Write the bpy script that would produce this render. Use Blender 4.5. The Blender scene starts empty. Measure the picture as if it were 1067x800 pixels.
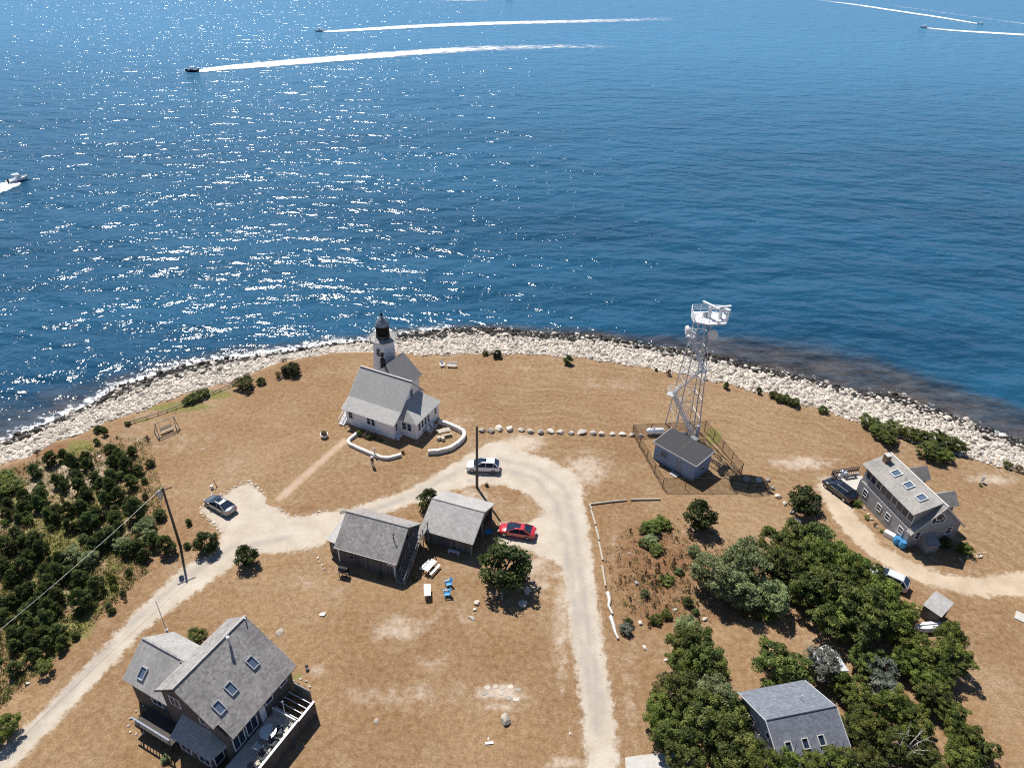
import bpy, math, random
import numpy as np
from mathutils import Vector, Matrix
random.seed(7); rng=np.random.default_rng(7)
S=bpy.context.scene; C=S.collection; R=math.radians
# ------------------------------------------------------------------ survey camera (used only to read positions off the site)
F=745.0; P=R(33.16); ROLL=math.atan2(35,1140); H=66.0
cp,sp=math.cos(P),math.sin(P); cr,sr=math.cos(ROLL),math.sin(ROLL)
def G(px,py,z=0.0):
    x=(px-533.5)/F; y=-(py-400)/F
    x,y=x*cr-y*sr,x*sr+y*cr
    d=(x,cp+y*sp,-sp+y*cp); t=(z-H)/d[2]
    return Vector((d[0]*t,d[1]*t,z))
def scale_at(p): return F/(p[1]*cp-(p[2]-H)*sp)
def PXa(x,y,z):
    z=z-H; b=y*sp+z*cp; c=np.maximum(y*cp-z*sp,1.0)
    return 533.5+F*(x*cr+b*sr)/c, 400-F*(-x*sr+b*cr)/c
# ------------------------------------------------------------------ materials
def newmat(name):
    m=bpy.data.materials.new(name); m.use_nodes=True; nt=m.node_tree
    return m,nt,nt.nodes['Principled BSDF']
def N(nt,t,**k):
    n=nt.nodes.new(t)
    for a,b in k.items():
        if a in ('inp',):
            for i,v in b.items(): n.inputs[i].default_value=v
        else: setattr(n,a,b)
    return n
def col(c): return (c[0],c[1],c[2],1)
def mixc(nt,fac,a,b,mode='MIX'):
    n=nt.nodes.new('ShaderNodeMix'); n.data_type='RGBA'; n.blend_type=mode
    for s,v in ((n.inputs[0],fac),(n.inputs[6],a),(n.inputs[7],b)):
        if hasattr(v,'is_output') or isinstance(v,bpy.types.NodeSocket): nt.links.new(v,s)
        elif isinstance(v,(int,float)): s.default_value=v
        else: s.default_value=col(v)
    return n.outputs[2]
def math_(nt,op,a,b=0.0,c=None,clamp=False):
    n=nt.nodes.new('ShaderNodeMath'); n.operation=op; n.use_clamp=clamp
    for i,v in enumerate((a,b,c)):
        if v is None: continue
        if isinstance(v,bpy.types.NodeSocket): nt.links.new(v,n.inputs[i])
        else: n.inputs[i].default_value=v
    return n.outputs[0]
def rng_(nt,v,a,b,c=0.0,d=1.0,smooth=False):
    n=nt.nodes.new('ShaderNodeMapRange'); nt.links.new(v,n.inputs[0])
    if smooth: n.interpolation_type='SMOOTHSTEP'
    for i,x in enumerate((a,b,c,d)): n.inputs[i+1].default_value=x
    return n.outputs[0]
def noise(nt,vec,scale,detail=3,rough=.55,out='Fac',dist=0):
    n=nt.nodes.new('ShaderNodeTexNoise'); n.inputs['Scale'].default_value=scale
    n.inputs['Detail'].default_value=detail; n.inputs['Roughness'].default_value=rough
    n.inputs['Distortion'].default_value=dist
    if vec is not None: nt.links.new(vec,n.inputs['Vector'])
    return n.outputs[0 if out=='Fac' else 1]
def pos(nt): return nt.nodes.new('ShaderNodeNewGeometry').outputs['Position']
def objc(nt): return nt.nodes.new('ShaderNodeTexCoord').outputs['Object']
def mapv(nt,v,scale=(1,1,1),rot=(0,0,0)):
    n=nt.nodes.new('ShaderNodeMapping'); nt.links.new(v,n.inputs[0])
    n.inputs['Scale'].default_value=scale; n.inputs['Rotation'].default_value=rot
    return n.outputs[0]
def attr(nt,name):
    n=nt.nodes.new('ShaderNodeAttribute'); n.attribute_name=name; return n
def bump(nt,b,h,strength,dist):
    n=nt.nodes.new('ShaderNodeBump'); n.inputs['Strength'].default_value=strength; n.inputs['Distance'].default_value=dist
    nt.links.new(h,n.inputs['Height']); nt.links.new(n.outputs[0],b.inputs['Normal']); return n
M={}
def plain(name,c,rough=.6,var=.12,metal=0,scale=3,spec=.5,coat=0,bmp=0):
    m,nt,b=newmat(name); v=noise(nt,objc(nt),scale,4)
    lo=tuple(x*(1-var) for x in c); hi=tuple(min(1,x*(1+var)) for x in c)
    nt.links.new(mixc(nt,rng_(nt,v,.3,.7),lo,hi),b.inputs['Base Color'])
    b.inputs['Roughness'].default_value=rough; b.inputs['Metallic'].default_value=metal
    b.inputs['Specular IOR Level'].default_value=spec; b.inputs['Coat Weight'].default_value=coat
    if bmp: bump(nt,b,noise(nt,objc(nt),scale*4,5),bmp,.05)
    M[name]=m; return m
plain('white_paint',(.87,.87,.87),.5,.05)
plain('white_trim',(.76,.76,.75),.5,.04)
plain('cream_trim',(.62,.60,.55),.6,.08)
plain('dark_wood',(.06,.05,.045),.8,.3)
plain('grey_wood',(.25,.235,.22),.85,.25,scale=6)
plain('pale_wood',(.46,.41,.33),.8,.2,scale=6)
plain('pole_wood',(.10,.085,.07),.85,.25,scale=5)
plain('brown_timber',(.17,.12,.08),.8,.3)
plain('galvanised',(.58,.60,.62),.45,.1,metal=.25)
plain('white_metal',(.74,.75,.76),.4,.05)
plain('grey_metal',(.3,.31,.32),.45,.1,metal=.5)
plain('black_metal',(.012,.012,.013),.6,.2,spec=.25)
plain('rubber',(.02,.02,.02),.8,.2)
plain('rim',(.45,.46,.47),.3,.05,metal=.8)
plain('blue_plastic',(.06,.33,.62),.4,.1)
plain('blue_tarp',(.05,.22,.45),.5,.2)
plain('concrete',(.50,.48,.44),.9,.1,scale=2)
plain('brick',(.24,.15,.09),.9,.3,scale=12)
plain('white_stone_paint',(.74,.72,.68),.8,.14,scale=5,bmp=.5)
plain('metal_roof',(.50,.50,.49),.55,.06)
plain('skin',(.45,.27,.19),.6,.05)
plain('cloth_dark',(.02,.022,.03),.9,.1)
plain('cloth_grey',(.35,.36,.38),.9,.1)
plain('cloth_white',(.75,.74,.72),.9,.05)
plain('flower_soil',(.08,.055,.035),.95,.2)
plain('canvas_dark',(.05,.055,.07),.85,.2)
plain('sign_white',(.72,.74,.76),.5,.03)
plain('sign_blue',(.10,.18,.30),.5,.03)
plain('lamp_red',(.35,.02,.02),.3,.05)
plain('lamp_clear',(.7,.7,.72),.15,.03)
def paint(name,c,rough=.25,coat=1,metal=0):
    m=plain(name,c,rough,.03,metal=metal,coat=coat); return m
paint('car_white',(.78,.79,.80)); paint('car_red',(.50,.022,.035)); paint('car_grey',(.20,.205,.22),.3,1,.6); paint('car_black',(.012,.012,.014)); paint('car_silver',(.62,.64,.66),.35)
m,nt,b=newmat('window_glass'); b.inputs['Base Color'].default_value=(.018,.024,.035,1); b.inputs['Roughness'].default_value=.08; b.inputs['Specular IOR Level'].default_value=.6; M['glass']=m; b.inputs['Base Color'].default_value=(.022,.034,.06,1); b.inputs['Specular IOR Level'].default_value=.35  # bluish base colour paints the sky reflection into the panes
m,nt,b=newmat('lamp_glass'); b.inputs['Base Color'].default_value=(.006,.006,.007,1); b.inputs['Roughness'].default_value=.4; b.inputs['Specular IOR Level'].default_value=.15; M['lamp_glass']=m
m,nt,b=newmat('skylight_glass'); b.inputs['Base Color'].default_value=(.10,.14,.20,1); b.inputs['Roughness'].default_value=.12; b.inputs['Specular IOR Level'].default_value=.9; M['skylight']=m
def shingles(name,c,var=.2,row=.16,stain=.25,contrast=.25,streak=0):
    "courses run along object-space z (walls) or slope; colour mottled per shingle"
    m,nt,b=newmat(name); o=objc(nt)
    sx=N(nt,'ShaderNodeSeparateXYZ'); nt.links.new(o,sx.inputs[0])
    zz=math_(nt,'MULTIPLY',sx.outputs[2],1/row)
    fr=math_(nt,'FRACT',zz); line=rng_(nt,fr,0,.22,1-contrast,1)
    vo=N(nt,'ShaderNodeTexVoronoi'); nt.links.new(mapv(nt,o,(4.2,4.2,6)),vo.inputs['Vector']); vo.inputs['Scale'].default_value=1.0
    cell=N(nt,'ShaderNodeSeparateColor'); nt.links.new(vo.outputs['Color'],cell.inputs[0])
    base=mixc(nt,cell.outputs[0],tuple(x*(1-var) for x in c),tuple(x*(1+var) for x in c))
    big=noise(nt,o,.45,5,.6); base=mixc(nt,rng_(nt,big,.42,.72,0,stain),base,tuple(x*.45 for x in c))
    base=mixc(nt,rng_(nt,noise(nt,o,.8,4,.6),.5,.8,0,stain),base,tuple(min(1,x*1.35) for x in c))
    if streak:
        st=noise(nt,mapv(nt,o,(3,3,.25)),1.5,4); base=mixc(nt,rng_(nt,st,.45,.7,0,streak),base,tuple(x*.35 for x in c))
    mul=N(nt,'ShaderNodeMix',data_type='RGBA',blend_type='MULTIPLY'); mul.inputs[0].default_value=1
    nt.links.new(base,mul.inputs[6]); nt.links.new(line,mul.inputs[7])
    nt.links.new(mul.outputs[2],b.inputs['Base Color']); b.inputs['Roughness'].default_value=.85
    bump(nt,b,fr,.35,.02); M[name]=m; return m
shingles('roof_light',(.44,.425,.40),.10,.18,.12,.14)
shingles('roof_rear',(.23,.225,.225),.10,.18,.12,.14)
shingles('roof_dark',(.325,.305,.29),.28,.14,.5,.2)
shingles('roof_mid',(.40,.385,.365),.14,.16,.4,.15)
shingles('roof_brown',(.33,.31,.285),.16,.12,.45,.25)
shingles('roof_slate',(.165,.18,.215),.22,.2,.2,.2)
shingles('roof_black',(.045,.045,.05),.1,.5,.15,.05)
shingles('clapboard',(.88,.88,.88),.01,.14,.02,.12)
shingles('wall_weathered_shade',(.11,.10,.09),.3,.3,.3,.1,.6)
shingles('wall_shingle_dark',(.105,.098,.09),.25,.15,.3,.3)
shingles('wall_shingle_grey',(.33,.32,.315),.18,.14,.25,.25)
shingles('wall_blue',(.30,.41,.56),.04,.35,.12,.12)
shingles('wall_board_blue',(.30,.33,.38),.1,.2,.2,.2)
def boards(name,c,var=.35,w=.22):
    m,nt,b=newmat(name); o=objc(nt); sx=N(nt,'ShaderNodeSeparateXYZ'); nt.links.new(o,sx.inputs[0])
    s=math_(nt,'MULTIPLY',math_(nt,'ADD',sx.outputs[0],sx.outputs[1]),1/w)
    fl=math_(nt,'FLOOR',s); wn=N(nt,'ShaderNodeTexWhiteNoise',noise_dimensions='1D'); nt.links.new(fl,wn.inputs['W'])
    base=mixc(nt,wn.outputs[0],tuple(x*(1-var) for x in c),tuple(x*(1+var) for x in c))
    base=mixc(nt,rng_(nt,noise(nt,mapv(nt,o,(4,4,.6)),2,4),.4,.7,0,.5),base,tuple(x*.5 for x in c))
    line=rng_(nt,math_(nt,'FRACT',s),0,.12,.3,1)
    mul=N(nt,'ShaderNodeMix',data_type='RGBA',blend_type='MULTIPLY'); mul.inputs[0].default_value=1
    nt.links.new(base,mul.inputs[6]); nt.links.new(line,mul.inputs[7]); nt.links.new(mul.outputs[2],b.inputs['Base Color'])
    b.inputs['Roughness'].default_value=.9; M[name]=m
boards('barn_boards',(.155,.145,.135)); boards('deck_boards',(.60,.56,.50),.12,.15)
def stone(name,c,var=.3,dark=.5):
    m,nt,b=newmat(name); o=objc(nt); oi=N(nt,'ShaderNodeObjectInfo')
    g=attr(nt,'tint'); t=math_(nt,'ADD',oi.outputs['Random'],g.outputs['Fac']); t=math_(nt,'FRACT',t)
    base=mixc(nt,t,tuple(x*(1-var) for x in c),tuple(min(.85,x*(1+var*.4)) for x in c))
    base=mixc(nt,rng_(nt,noise(nt,pos(nt),3,5,.65),.5,.75,0,dark),base,(c[0]*.55,c[1]*.5,c[2]*.42))
    nt.links.new(base,b.inputs['Base Color']); b.inputs['Roughness'].default_value=.85
    bump(nt,b,noise(nt,pos(nt),7,5,.7),.6,.08); M[name]=m
stone('stone_pale',(.68,.61,.52),.45,.55); stone('stone_wet',(.06,.054,.048),.7,.3); stone('stone_tan',(.52,.46,.38),.35)
# dry grass colour as a shared group
def grass_group():
    g=bpy.data.node_groups.new('dry_grass','ShaderNodeTree')
    g.interface.new_socket('Color',in_out='OUTPUT',socket_type='NodeSocketColor')
    g.interface.new_socket('Height',in_out='OUTPUT',socket_type='NodeSocketFloat')
    out=g.nodes.new('NodeGroupOutput'); p=pos(g)
    big=noise(g,p,.045,5,.6); mid=noise(g,p,.22,5,.65); fine=noise(g,p,1.6,6,.7); tiny=noise(g,p,7,4,.75)
    c=mixc(g,rng_(g,big,.38,.62),(.250,.120,.044),(.445,.280,.148))
    c=mixc(g,rng_(g,mid,.42,.66,0,.8),c,(.255,.120,.038))
    c=mixc(g,rng_(g,noise(g,p,.11,6,.75),.50,.68,0,.85),c,(.53,.40,.265))
    c=mixc(g,rng_(g,noise(g,p,.5,5,.7,dist=1.2),.55,.75,0,.35),c,(.205,.165,.105))
    # mowing swathes that follow the shore
    vd=N(g,'ShaderNodeVectorMath',operation='DISTANCE'); g.links.new(p,vd.inputs[0]); vd.inputs[1].default_value=(4,18,0)
    wv=math_(g,'ADD',vd.outputs['Value'],math_(g,'MULTIPLY',noise(g,p,.10,3),8.0))
    n1=N(g,'ShaderNodeTexNoise',noise_dimensions='1D'); g.links.new(wv,n1.inputs['W']); n1.inputs['Scale'].default_value=1.15; n1.inputs['Detail'].default_value=3
    sx=N(g,'ShaderNodeSeparateXYZ'); g.links.new(p,sx.inputs[0])
    amt=math_(g,'MULTIPLY',rng_(g,vd.outputs['Value'],52,66,0,.75),rng_(g,sx.outputs[0],-30,5,.25,1))
    st=math_(g,'MULTIPLY',rng_(g,n1.outputs[0],.45,.62),math_(g,'MULTIPLY',amt,rng_(g,noise(g,p,.08,2),.35,.6)))
    c=mixc(g,st,c,(.44,.31,.18))
    lo=rng_(g,n1.outputs[0],.52,.38); lo=math_(g,'MULTIPLY',lo,amt); c=mixc(g,math_(g,'MULTIPLY',lo,.7),c,(.25,.145,.07))
    c=mixc(g,rng_(g,fine,.35,.68,0,.9),mixc(g,.55,c,(.15,.085,.04)),mixc(g,.42,c,(.52,.39,.25)))
    c=mixc(g,rng_(g,tiny,.45,.68,0,.8),c,(.13,.085,.045))
    c=mixc(g,rng_(g,noise(g,p,4,5,.8),.57,.72,0,.7),c,(.56,.47,.36))
    a=attr(g,'masks'); s=N(g,'ShaderNodeSeparateColor'); g.links.new(a.outputs['Color'],s.inputs[0])
    pn=noise(g,p,.9,6,.7); fn=noise(g,p,.7,6,.75)
    pale=math_(g,'MULTIPLY_ADD',s.outputs[0],1.0,math_(g,'MULTIPLY',noise(g,p,.55,8,.8),1.6)); pale=rng_(g,pale,.98,1.55,0,.85,True)
    c=mixc(g,pale,c,mixc(g,fine,(.46,.37,.28),(.62,.54,.45)))
    dk=math_(g,'MULTIPLY_ADD',s.outputs[2],1.6,math_(g,'MULTIPLY',fn,1.0)); dk=rng_(g,dk,.8,1.3,0,.85,True)
    c=mixc(g,dk,c,mixc(g,fine,(.11,.058,.028),(.30,.155,.075)))
    gn=math_(g,'MULTIPLY_ADD',s.outputs[1],1.5,math_(g,'MULTIPLY',pn,1.0)); gn=rng_(g,gn,.8,1.15,0,.95,True)
    c=mixc(g,gn,c,mixc(g,rng_(g,noise(g,p,2.2,5,.7),.3,.7),(.10,.105,.03),(.29,.25,.09)))
    g.links.new(c,out.inputs[0])
    h=math_(g,'ADD',math_(g,'MULTIPLY',fine,.6),math_(g,'MULTIPLY',tiny,.4)); g.links.new(h,out.inputs[1])
    return g
GG=grass_group()
def groupnode(nt): n=nt.nodes.new('ShaderNodeGroup'); n.node_tree=GG; return n
m,nt,b=newmat('dry_lawn'); gnode=groupnode(nt); p=pos(nt)
# below the bank: rubble
sx=N(nt,'ShaderNodeSeparateXYZ'); nt.links.new(p,sx.inputs[0])
rub=mixc(nt,rng_(nt,noise(nt,p,3,5,.7),.35,.65),(.34,.31,.27),(.70,.65,.58))
rub=mixc(nt,rng_(nt,sx.outputs[2],-2.2,-2.6),rub,(.03,.027,.024))
nt.links.new(mixc(nt,rng_(nt,math_(nt,'ADD',sx.outputs[2],math_(nt,'MULTIPLY',noise(nt,p,.8,4),.5)),-.05,-.30),gnode.outputs[0],rub),b.inputs['Base Color'])
b.inputs['Roughness'].default_value=.95; b.inputs['Specular IOR Level'].default_value=.15
bump(nt,b,gnode.outputs[1],.8,.12); M['lawn']=m
def track(name,c1,c2,soft=.9,grey=None):
    m,nt,b=newmat(name); g=groupnode(nt); p=pos(nt); a=attr(nt,'inside')
    e=math_(nt,'ADD',a.outputs['Fac'],math_(nt,'MULTIPLY_ADD',noise(nt,p,.9,6,.75),soft*2.6,-soft*1.3))
    e=math_(nt,'ADD',e,math_(nt,'MULTIPLY_ADD',noise(nt,p,6,3,.7),.5,-.25))
    f=rng_(nt,e,-.25,.45,0,1,True)
    c=mixc(nt,rng_(nt,noise(nt,p,.35,5,.65),.35,.65),c1,c2)
    c=mixc(nt,rng_(nt,noise(nt,p,5,5,.8),.42,.72,0,.5),c,tuple(x*.72 for x in c1))
    c=mixc(nt,rng_(nt,noise(nt,p,2,5,.8),.60,.75,0,.6),c,tuple(min(.9,x*1.22) for x in c2))
    if grey:
        t=attr(nt,'worn'); w=math_(nt,'MULTIPLY',t.outputs['Fac'],rng_(nt,noise(nt,p,.5,5,.7),.30,.55)); c=mixc(nt,math_(nt,'MULTIPLY',w,.9),c,grey)
    nt.links.new(mixc(nt,f,g.outputs[0],c),b.inputs['Base Color']); b.inputs['Roughness'].default_value=.95; b.inputs['Specular IOR Level'].default_value=.15
    bump(nt,b,noise(nt,p,6,5,.75),.6,.04); M[name]=m
track('gravel',(.46,.395,.31),(.58,.51,.42),1.15,(.36,.32,.28))
track('sand_track',(.45,.355,.25),(.58,.48,.36),1.3)
track('foot_path',(.42,.30,.205),(.50,.38,.275),.3)
# foliage
def foliage(name,a,bb,trans=.15):
    m,nt,b=newmat(name); oi=N(nt,'ShaderNodeObjectInfo'); t=attr(nt,'tint')
    c=mixc(nt,t.outputs['Fac'],a,bb)
    hsv=N(nt,'ShaderNodeHueSaturation'); nt.links.new(c,hsv.inputs['Color'])
    nt.links.new(rng_(nt,oi.outputs['Random'],0,1,.485,.515),hsv.inputs['Hue']); nt.links.new(rng_(nt,oi.outputs['Random'],0,1,.75,1.3),hsv.inputs['Value'])
    nt.links.new(hsv.outputs[0],b.inputs['Base Color']); b.inputs['Roughness'].default_value=.6; b.inputs['Specular IOR Level'].default_value=.25
    tr=N(nt,'ShaderNodeBsdfTranslucent'); nt.links.new(hsv.outputs[0],tr.inputs[0]); mx=N(nt,'ShaderNodeMixShader'); mx.inputs[0].default_value=trans
    nt.links.new(b.outputs[0],mx.inputs[1]); nt.links.new(tr.outputs[0],mx.inputs[2]); nt.links.new(mx.outputs[0],nt.nodes['Material Output'].inputs[0]); M[name]=m
foliage('leaf_pine',(.050,.078,.024),(.20,.235,.072),.3); foliage('leaf_dark',(.042,.064,.015),(.19,.215,.05)); foliage('leaf_deep',(.018,.030,.009),(.085,.105,.028)); foliage('leaf_mid',(.050,.085,.016),(.25,.275,.058),.25)
foliage('leaf_olive',(.12,.155,.06),(.36,.40,.19),.2); foliage('leaf_grey',(.09,.105,.075),(.24,.25,.20),.15); foliage('leaf_brown',(.12,.08,.042),(.27,.185,.10)); foliage('leaf_lime',(.10,.14,.03),(.28,.30,.085),.25)
plain('bark',(.11,.09,.075),.9,.3); plain('dead_branch',(.38,.34,.30),.9,.2)
# ------------------------------------------------------------------ mesh builder
class MB:
    def __init__(s): s.v=[]; s.f=[]
    def add(s,vs,fs):
        o=len(s.v); s.v+= [tuple(v) for v in vs]; s.f+=[tuple(i+o for i in f) for f in fs]; return s
    def obox(s,c,r,u,n,w,h,d):
        c=Vector(c); r=Vector(r).normalized()*w/2; u=Vector(u).normalized()*h/2; n=Vector(n).normalized()*d/2
        vs=[c+a*r+b_*u+e*n for e in (-1,1) for b_ in (-1,1) for a in (-1,1)]
        return s.add(vs,[(0,2,3,1),(4,5,7,6),(0,1,5,4),(2,6,7,3),(0,4,6,2),(1,3,7,5)])
    def box(s,x0,y0,z0,x1,y1,z1): return s.obox(((x0+x1)/2,(y0+y1)/2,(z0+z1)/2),(1,0,0),(0,1,0),(0,0,1),abs(x1-x0),abs(y1-y0),abs(z1-z0))
    def prism(s,pts,z0,z1):
        n=len(pts); z1s=z1 if isinstance(z1,(list,tuple)) else [z1]*n
        vs=[(p[0],p[1],z0) for p in pts]+[(p[0],p[1],z) for p,z in zip(pts,z1s)]
        fs=[tuple(range(n))[::-1],tuple(range(n,2*n))]+[(i,(i+1)%n,n+(i+1)%n,n+i) for i in range(n)]
        return s.add(vs,fs)
    def slab(s,pts,t):
        pts=[Vector(p) for p in pts]; n=(pts[1]-pts[0]).cross(pts[2]-pts[0]).normalized()
        if n.z<0: pts=pts[::-1]; n=-n
        k=len(pts); vs=pts+[p-n*t for p in pts]
        return s.add(vs,[tuple(range(k)),tuple(range(k,2*k))[::-1]]+[((i+1)%k,i,k+i,k+(i+1)%k) for i in range(k)])
    def tube(s,a,b,r0,r1=None,n=8):
        a=Vector(a); b=Vector(b); r1=r0 if r1 is None else r1; d=(b-a).normalized()
        x=d.orthogonal().normalized(); y=d.cross(x)
        vs=[a+r0*(math.cos(2*math.pi*i/n)*x+math.sin(2*math.pi*i/n)*y) for i in range(n)]+[b+r1*(math.cos(2*math.pi*i/n)*x+math.sin(2*math.pi*i/n)*y) for i in range(n)]
        return s.add(vs,[(i,(i+1)%n,n+(i+1)%n,n+i) for i in range(n)]+[tuple(range(n))[::-1],tuple(range(n,2*n))])
    def lathe(s,prof,c=(0,0,0),n=12,rot=0,axis=None):
        vs=[];fs=[]
        for r,z in prof:
            for i in range(n):
                a=2*math.pi*i/n+rot; v=Vector((r*math.cos(a),r*math.sin(a),z)); 
                if axis=='x': v=Vector((v.z,v.x,v.y))
                if axis=='y': v=Vector((v.x,v.z,v.y))
                vs.append(v+Vector(c))
        for k in range(len(prof)-1):
            for i in range(n): fs.append((k*n+i,k*n+(i+1)%n,(k+1)*n+(i+1)%n,(k+1)*n+i))
        fs.append(tuple(range(n))[::-1]); fs.append(tuple(range((len(prof)-1)*n,len(prof)*n)))
        return s.add(vs,fs)
    def build(s,name,mat,parent=None,smooth=False,bevel=0):
        me=bpy.data.meshes.new(name); me.from_pydata(s.v,[],s.f); me.update()
        import bmesh as bm_
        bm=bm_.new(); bm.from_mesh(me); bm_.ops.recalc_face_normals(bm,faces=bm.faces); bm.to_mesh(me); bm.free()
        me.materials.append(M[mat] if isinstance(mat,str) else mat)
        if smooth: me.polygons.foreach_set('use_smooth',[True]*len(me.polygons))
        o=bpy.data.objects.new(name,me); C.objects.link(o)
        if parent: o.parent=parent
        if bevel:
            b=o.modifiers.new('bevel','BEVEL'); b.width=bevel; b.segments=2; b.limit_method='ANGLE'
        return o
def tag(o,label=None,cat=None,group=None,kind=None):
    if label: o['label']=label
    if cat: o['category']=cat
    if group: o['group']=group
    if kind: o['kind']=kind
    return o
def thing(name,label,cat,loc,rz=0,group=None,scale=None):
    o=bpy.data.objects.new(name,None); C.objects.link(o); o.location=loc; o.rotation_euler=(0,0,rz); o.empty_display_size=.3
    if scale: o.scale=scale
    return tag(o,label,cat,group)
def dup(root,loc,rz,label=None,scale=None,group=None):
    r=root.copy(); C.objects.link(r); r.location=loc; r.rotation_euler=(0,0,rz)
    if scale: r.scale=scale
    if label: r['label']=label
    if group: r['group']=group
    def rec(a,b):
        for ch in a.children:
            c=ch.copy(); C.objects.link(c); c.parent=b; rec(ch,c)
    rec(root,r); return r
def window(par,c,n,w,h,frame='white_trim',bars=(0,0),up=(0,0,1),glass='glass',fw=.09,out=.07,name='window'):
    c=Vector(c); n=Vector(n).normalized(); up=Vector(up); r=up.cross(n).normalized(); u=n.cross(r)
    m=MB()
    for s_ in (-1,1):
        m.obox(c+r*s_*(w/2)+n*(out/2+.004),r,u,n,fw,h+fw,out); 
        m.obox(c+u*s_*(h/2)+n*(out/2+.006),r,u,n,w-fw-.01,fw,out-.006)
    for i in range(bars[0]): m.obox(c+r*(w*((i+1)/(bars[0]+1)-.5))+n*(out/2),r,u,n,.05,h-fw-.02,out*.7)
    for i in range(bars[1]): m.obox(c+u*(h*((i+1)/(bars[1]+1)-.5))+n*(out/2-.002),r,u,n,w-fw-.02,.05,out*.6)
    f=m.build(name,frame,par)
    MB().obox(c+n*.012,r,u,n,w-fw+.01,h-fw+.01,.03).build('pane',glass,f); return f
def ordw(i): return ['first','second','third','fourth','fifth','sixth','seventh','eighth','ninth','tenth','eleventh','twelfth','thirteenth','fourteenth','fifteenth','sixteenth','seventeenth','eighteenth','nineteenth','twentieth','twenty-first','twenty-second','twenty-third','twenty-fourth','twenty-fifth'][i]
# ------------------------------------------------------------------ shoreline
SEA=-3.0
land_px=[(-520,760),(-260,600),(-80,515),(0,487),(9,483),(33,478),(59,462),(85,454),(113,441),(150,430),(187,415),(217,406),(242,400),(262,391),(292,378),(320,373),(350,368),(388,368),(434,371),(488,370.5),(542,370.5),(593,373),(644,380),(702,390),(752,400.5),(800,411.6),(861,430),(898,443),(930,455),(981,473),(1043,487),(1067,495),(1150,520),(1300,590),(1600,760)]
white_px=[(-400,650),(-100,490),(0,468),(20,460),(60,442),(100,424),(140,414),(180,400),(220,391),(262,383),(300,374),(350,363),(388,360),(434,356.5),(488,354),(540,354),(560,355),(635,358),(682,369),(729,377),(760,384),(793,392),(825,397),(860,403),(898,414),(952,424),(1006,443),(1040,461),(1067,472),(1150,500),(1300,560),(1500,650)]
water_px=[(-440,650),(-160,500),(0,462),(20,453),(60,436),(100,418),(120,404),(150,395),(180,384),(220,376),(262,371),(300,366),(350,358),(388,355),(414,350),(450,345),(490,342),(520,342),(560,347),(616,349),(650,355),(690,362),(730,367),(760,374),(793,384),(825,390),(860,400),(895,410),(935,411),(965,424),(1010,440),(1040,453),(1067,460),(1150,492),(1300,550),(1500,640)]
outer_px=[(-500,560),(-160,440),(0,402),(60,395),(130,380),(200,366),(300,350),(400,338),(500,334),(600,338),(680,342),(740,346),(770,343),(860,350),(950,376),(1067,418),(1200,462),(1500,570)]
def poly(pxs,z): return np.array([G(a,b_,z)[:2] for a,b_ in pxs])
LP=poly(land_px,0); WHP=poly(white_px,-2.0); WP=poly(water_px,SEA); OP=poly(outer_px,SEA)
def closed(L): return np.vstack([L,[[L[-1][0]+60,-60],[L[-1][0]+60,-900],[L[0][0]-60,-900],[L[0][0]-60,-60]]])
LPc,WHPc,WPc,OPc=map(closed,(LP,WHP,WP,OP))
def sdf(x,y,Pg):
    "signed distance, positive inside polygon"
    x=np.asarray(x,float); y=np.asarray(y,float); d=np.full(x.shape,1e9); ins=np.zeros(x.shape,bool); n=len(Pg)
    for i in range(n):
        ax,ay=Pg[i]; bx,by=Pg[(i+1)%n]; ex,ey=bx-ax,by-ay; L2=ex*ex+ey*ey+1e-12
        t=np.clip(((x-ax)*ex+(y-ay)*ey)/L2,0,1); d=np.minimum(d,(x-ax-t*ex)**2+(y-ay-t*ey)**2)
        c=((ay>y)!=(by>y))&(x<(bx-ax)*(y-ay)/((by-ay) if abs(by-ay)>1e-12 else 1e-12)+ax); ins^=c
    d=np.sqrt(d); return np.where(ins,d,-d)
def terrain(x,y):
    dl=sdf(x,y,LPc); dw=sdf(x,y,WPc)
    out=np.maximum(-dl,0); w=np.maximum(dw,0); t=out/(out+w+1e-6)
    z=np.where(dl>0,0.0,np.where(dw>0,SEA*t**.9,SEA-.22*np.minimum(-dw,30)))
    return z
def axis(fa,fb,step,far,grow=1.25):
    a=list(np.arange(fa,fb+1e-6,step)); s=step; x=a[-1]
    while x<far[1]: s*=grow; x+=s; a.append(x)
    s=step; x=a[0]
    while x>far[0]: s*=grow; x-=s; a.insert(0,x)
    return np.array(a)
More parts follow.
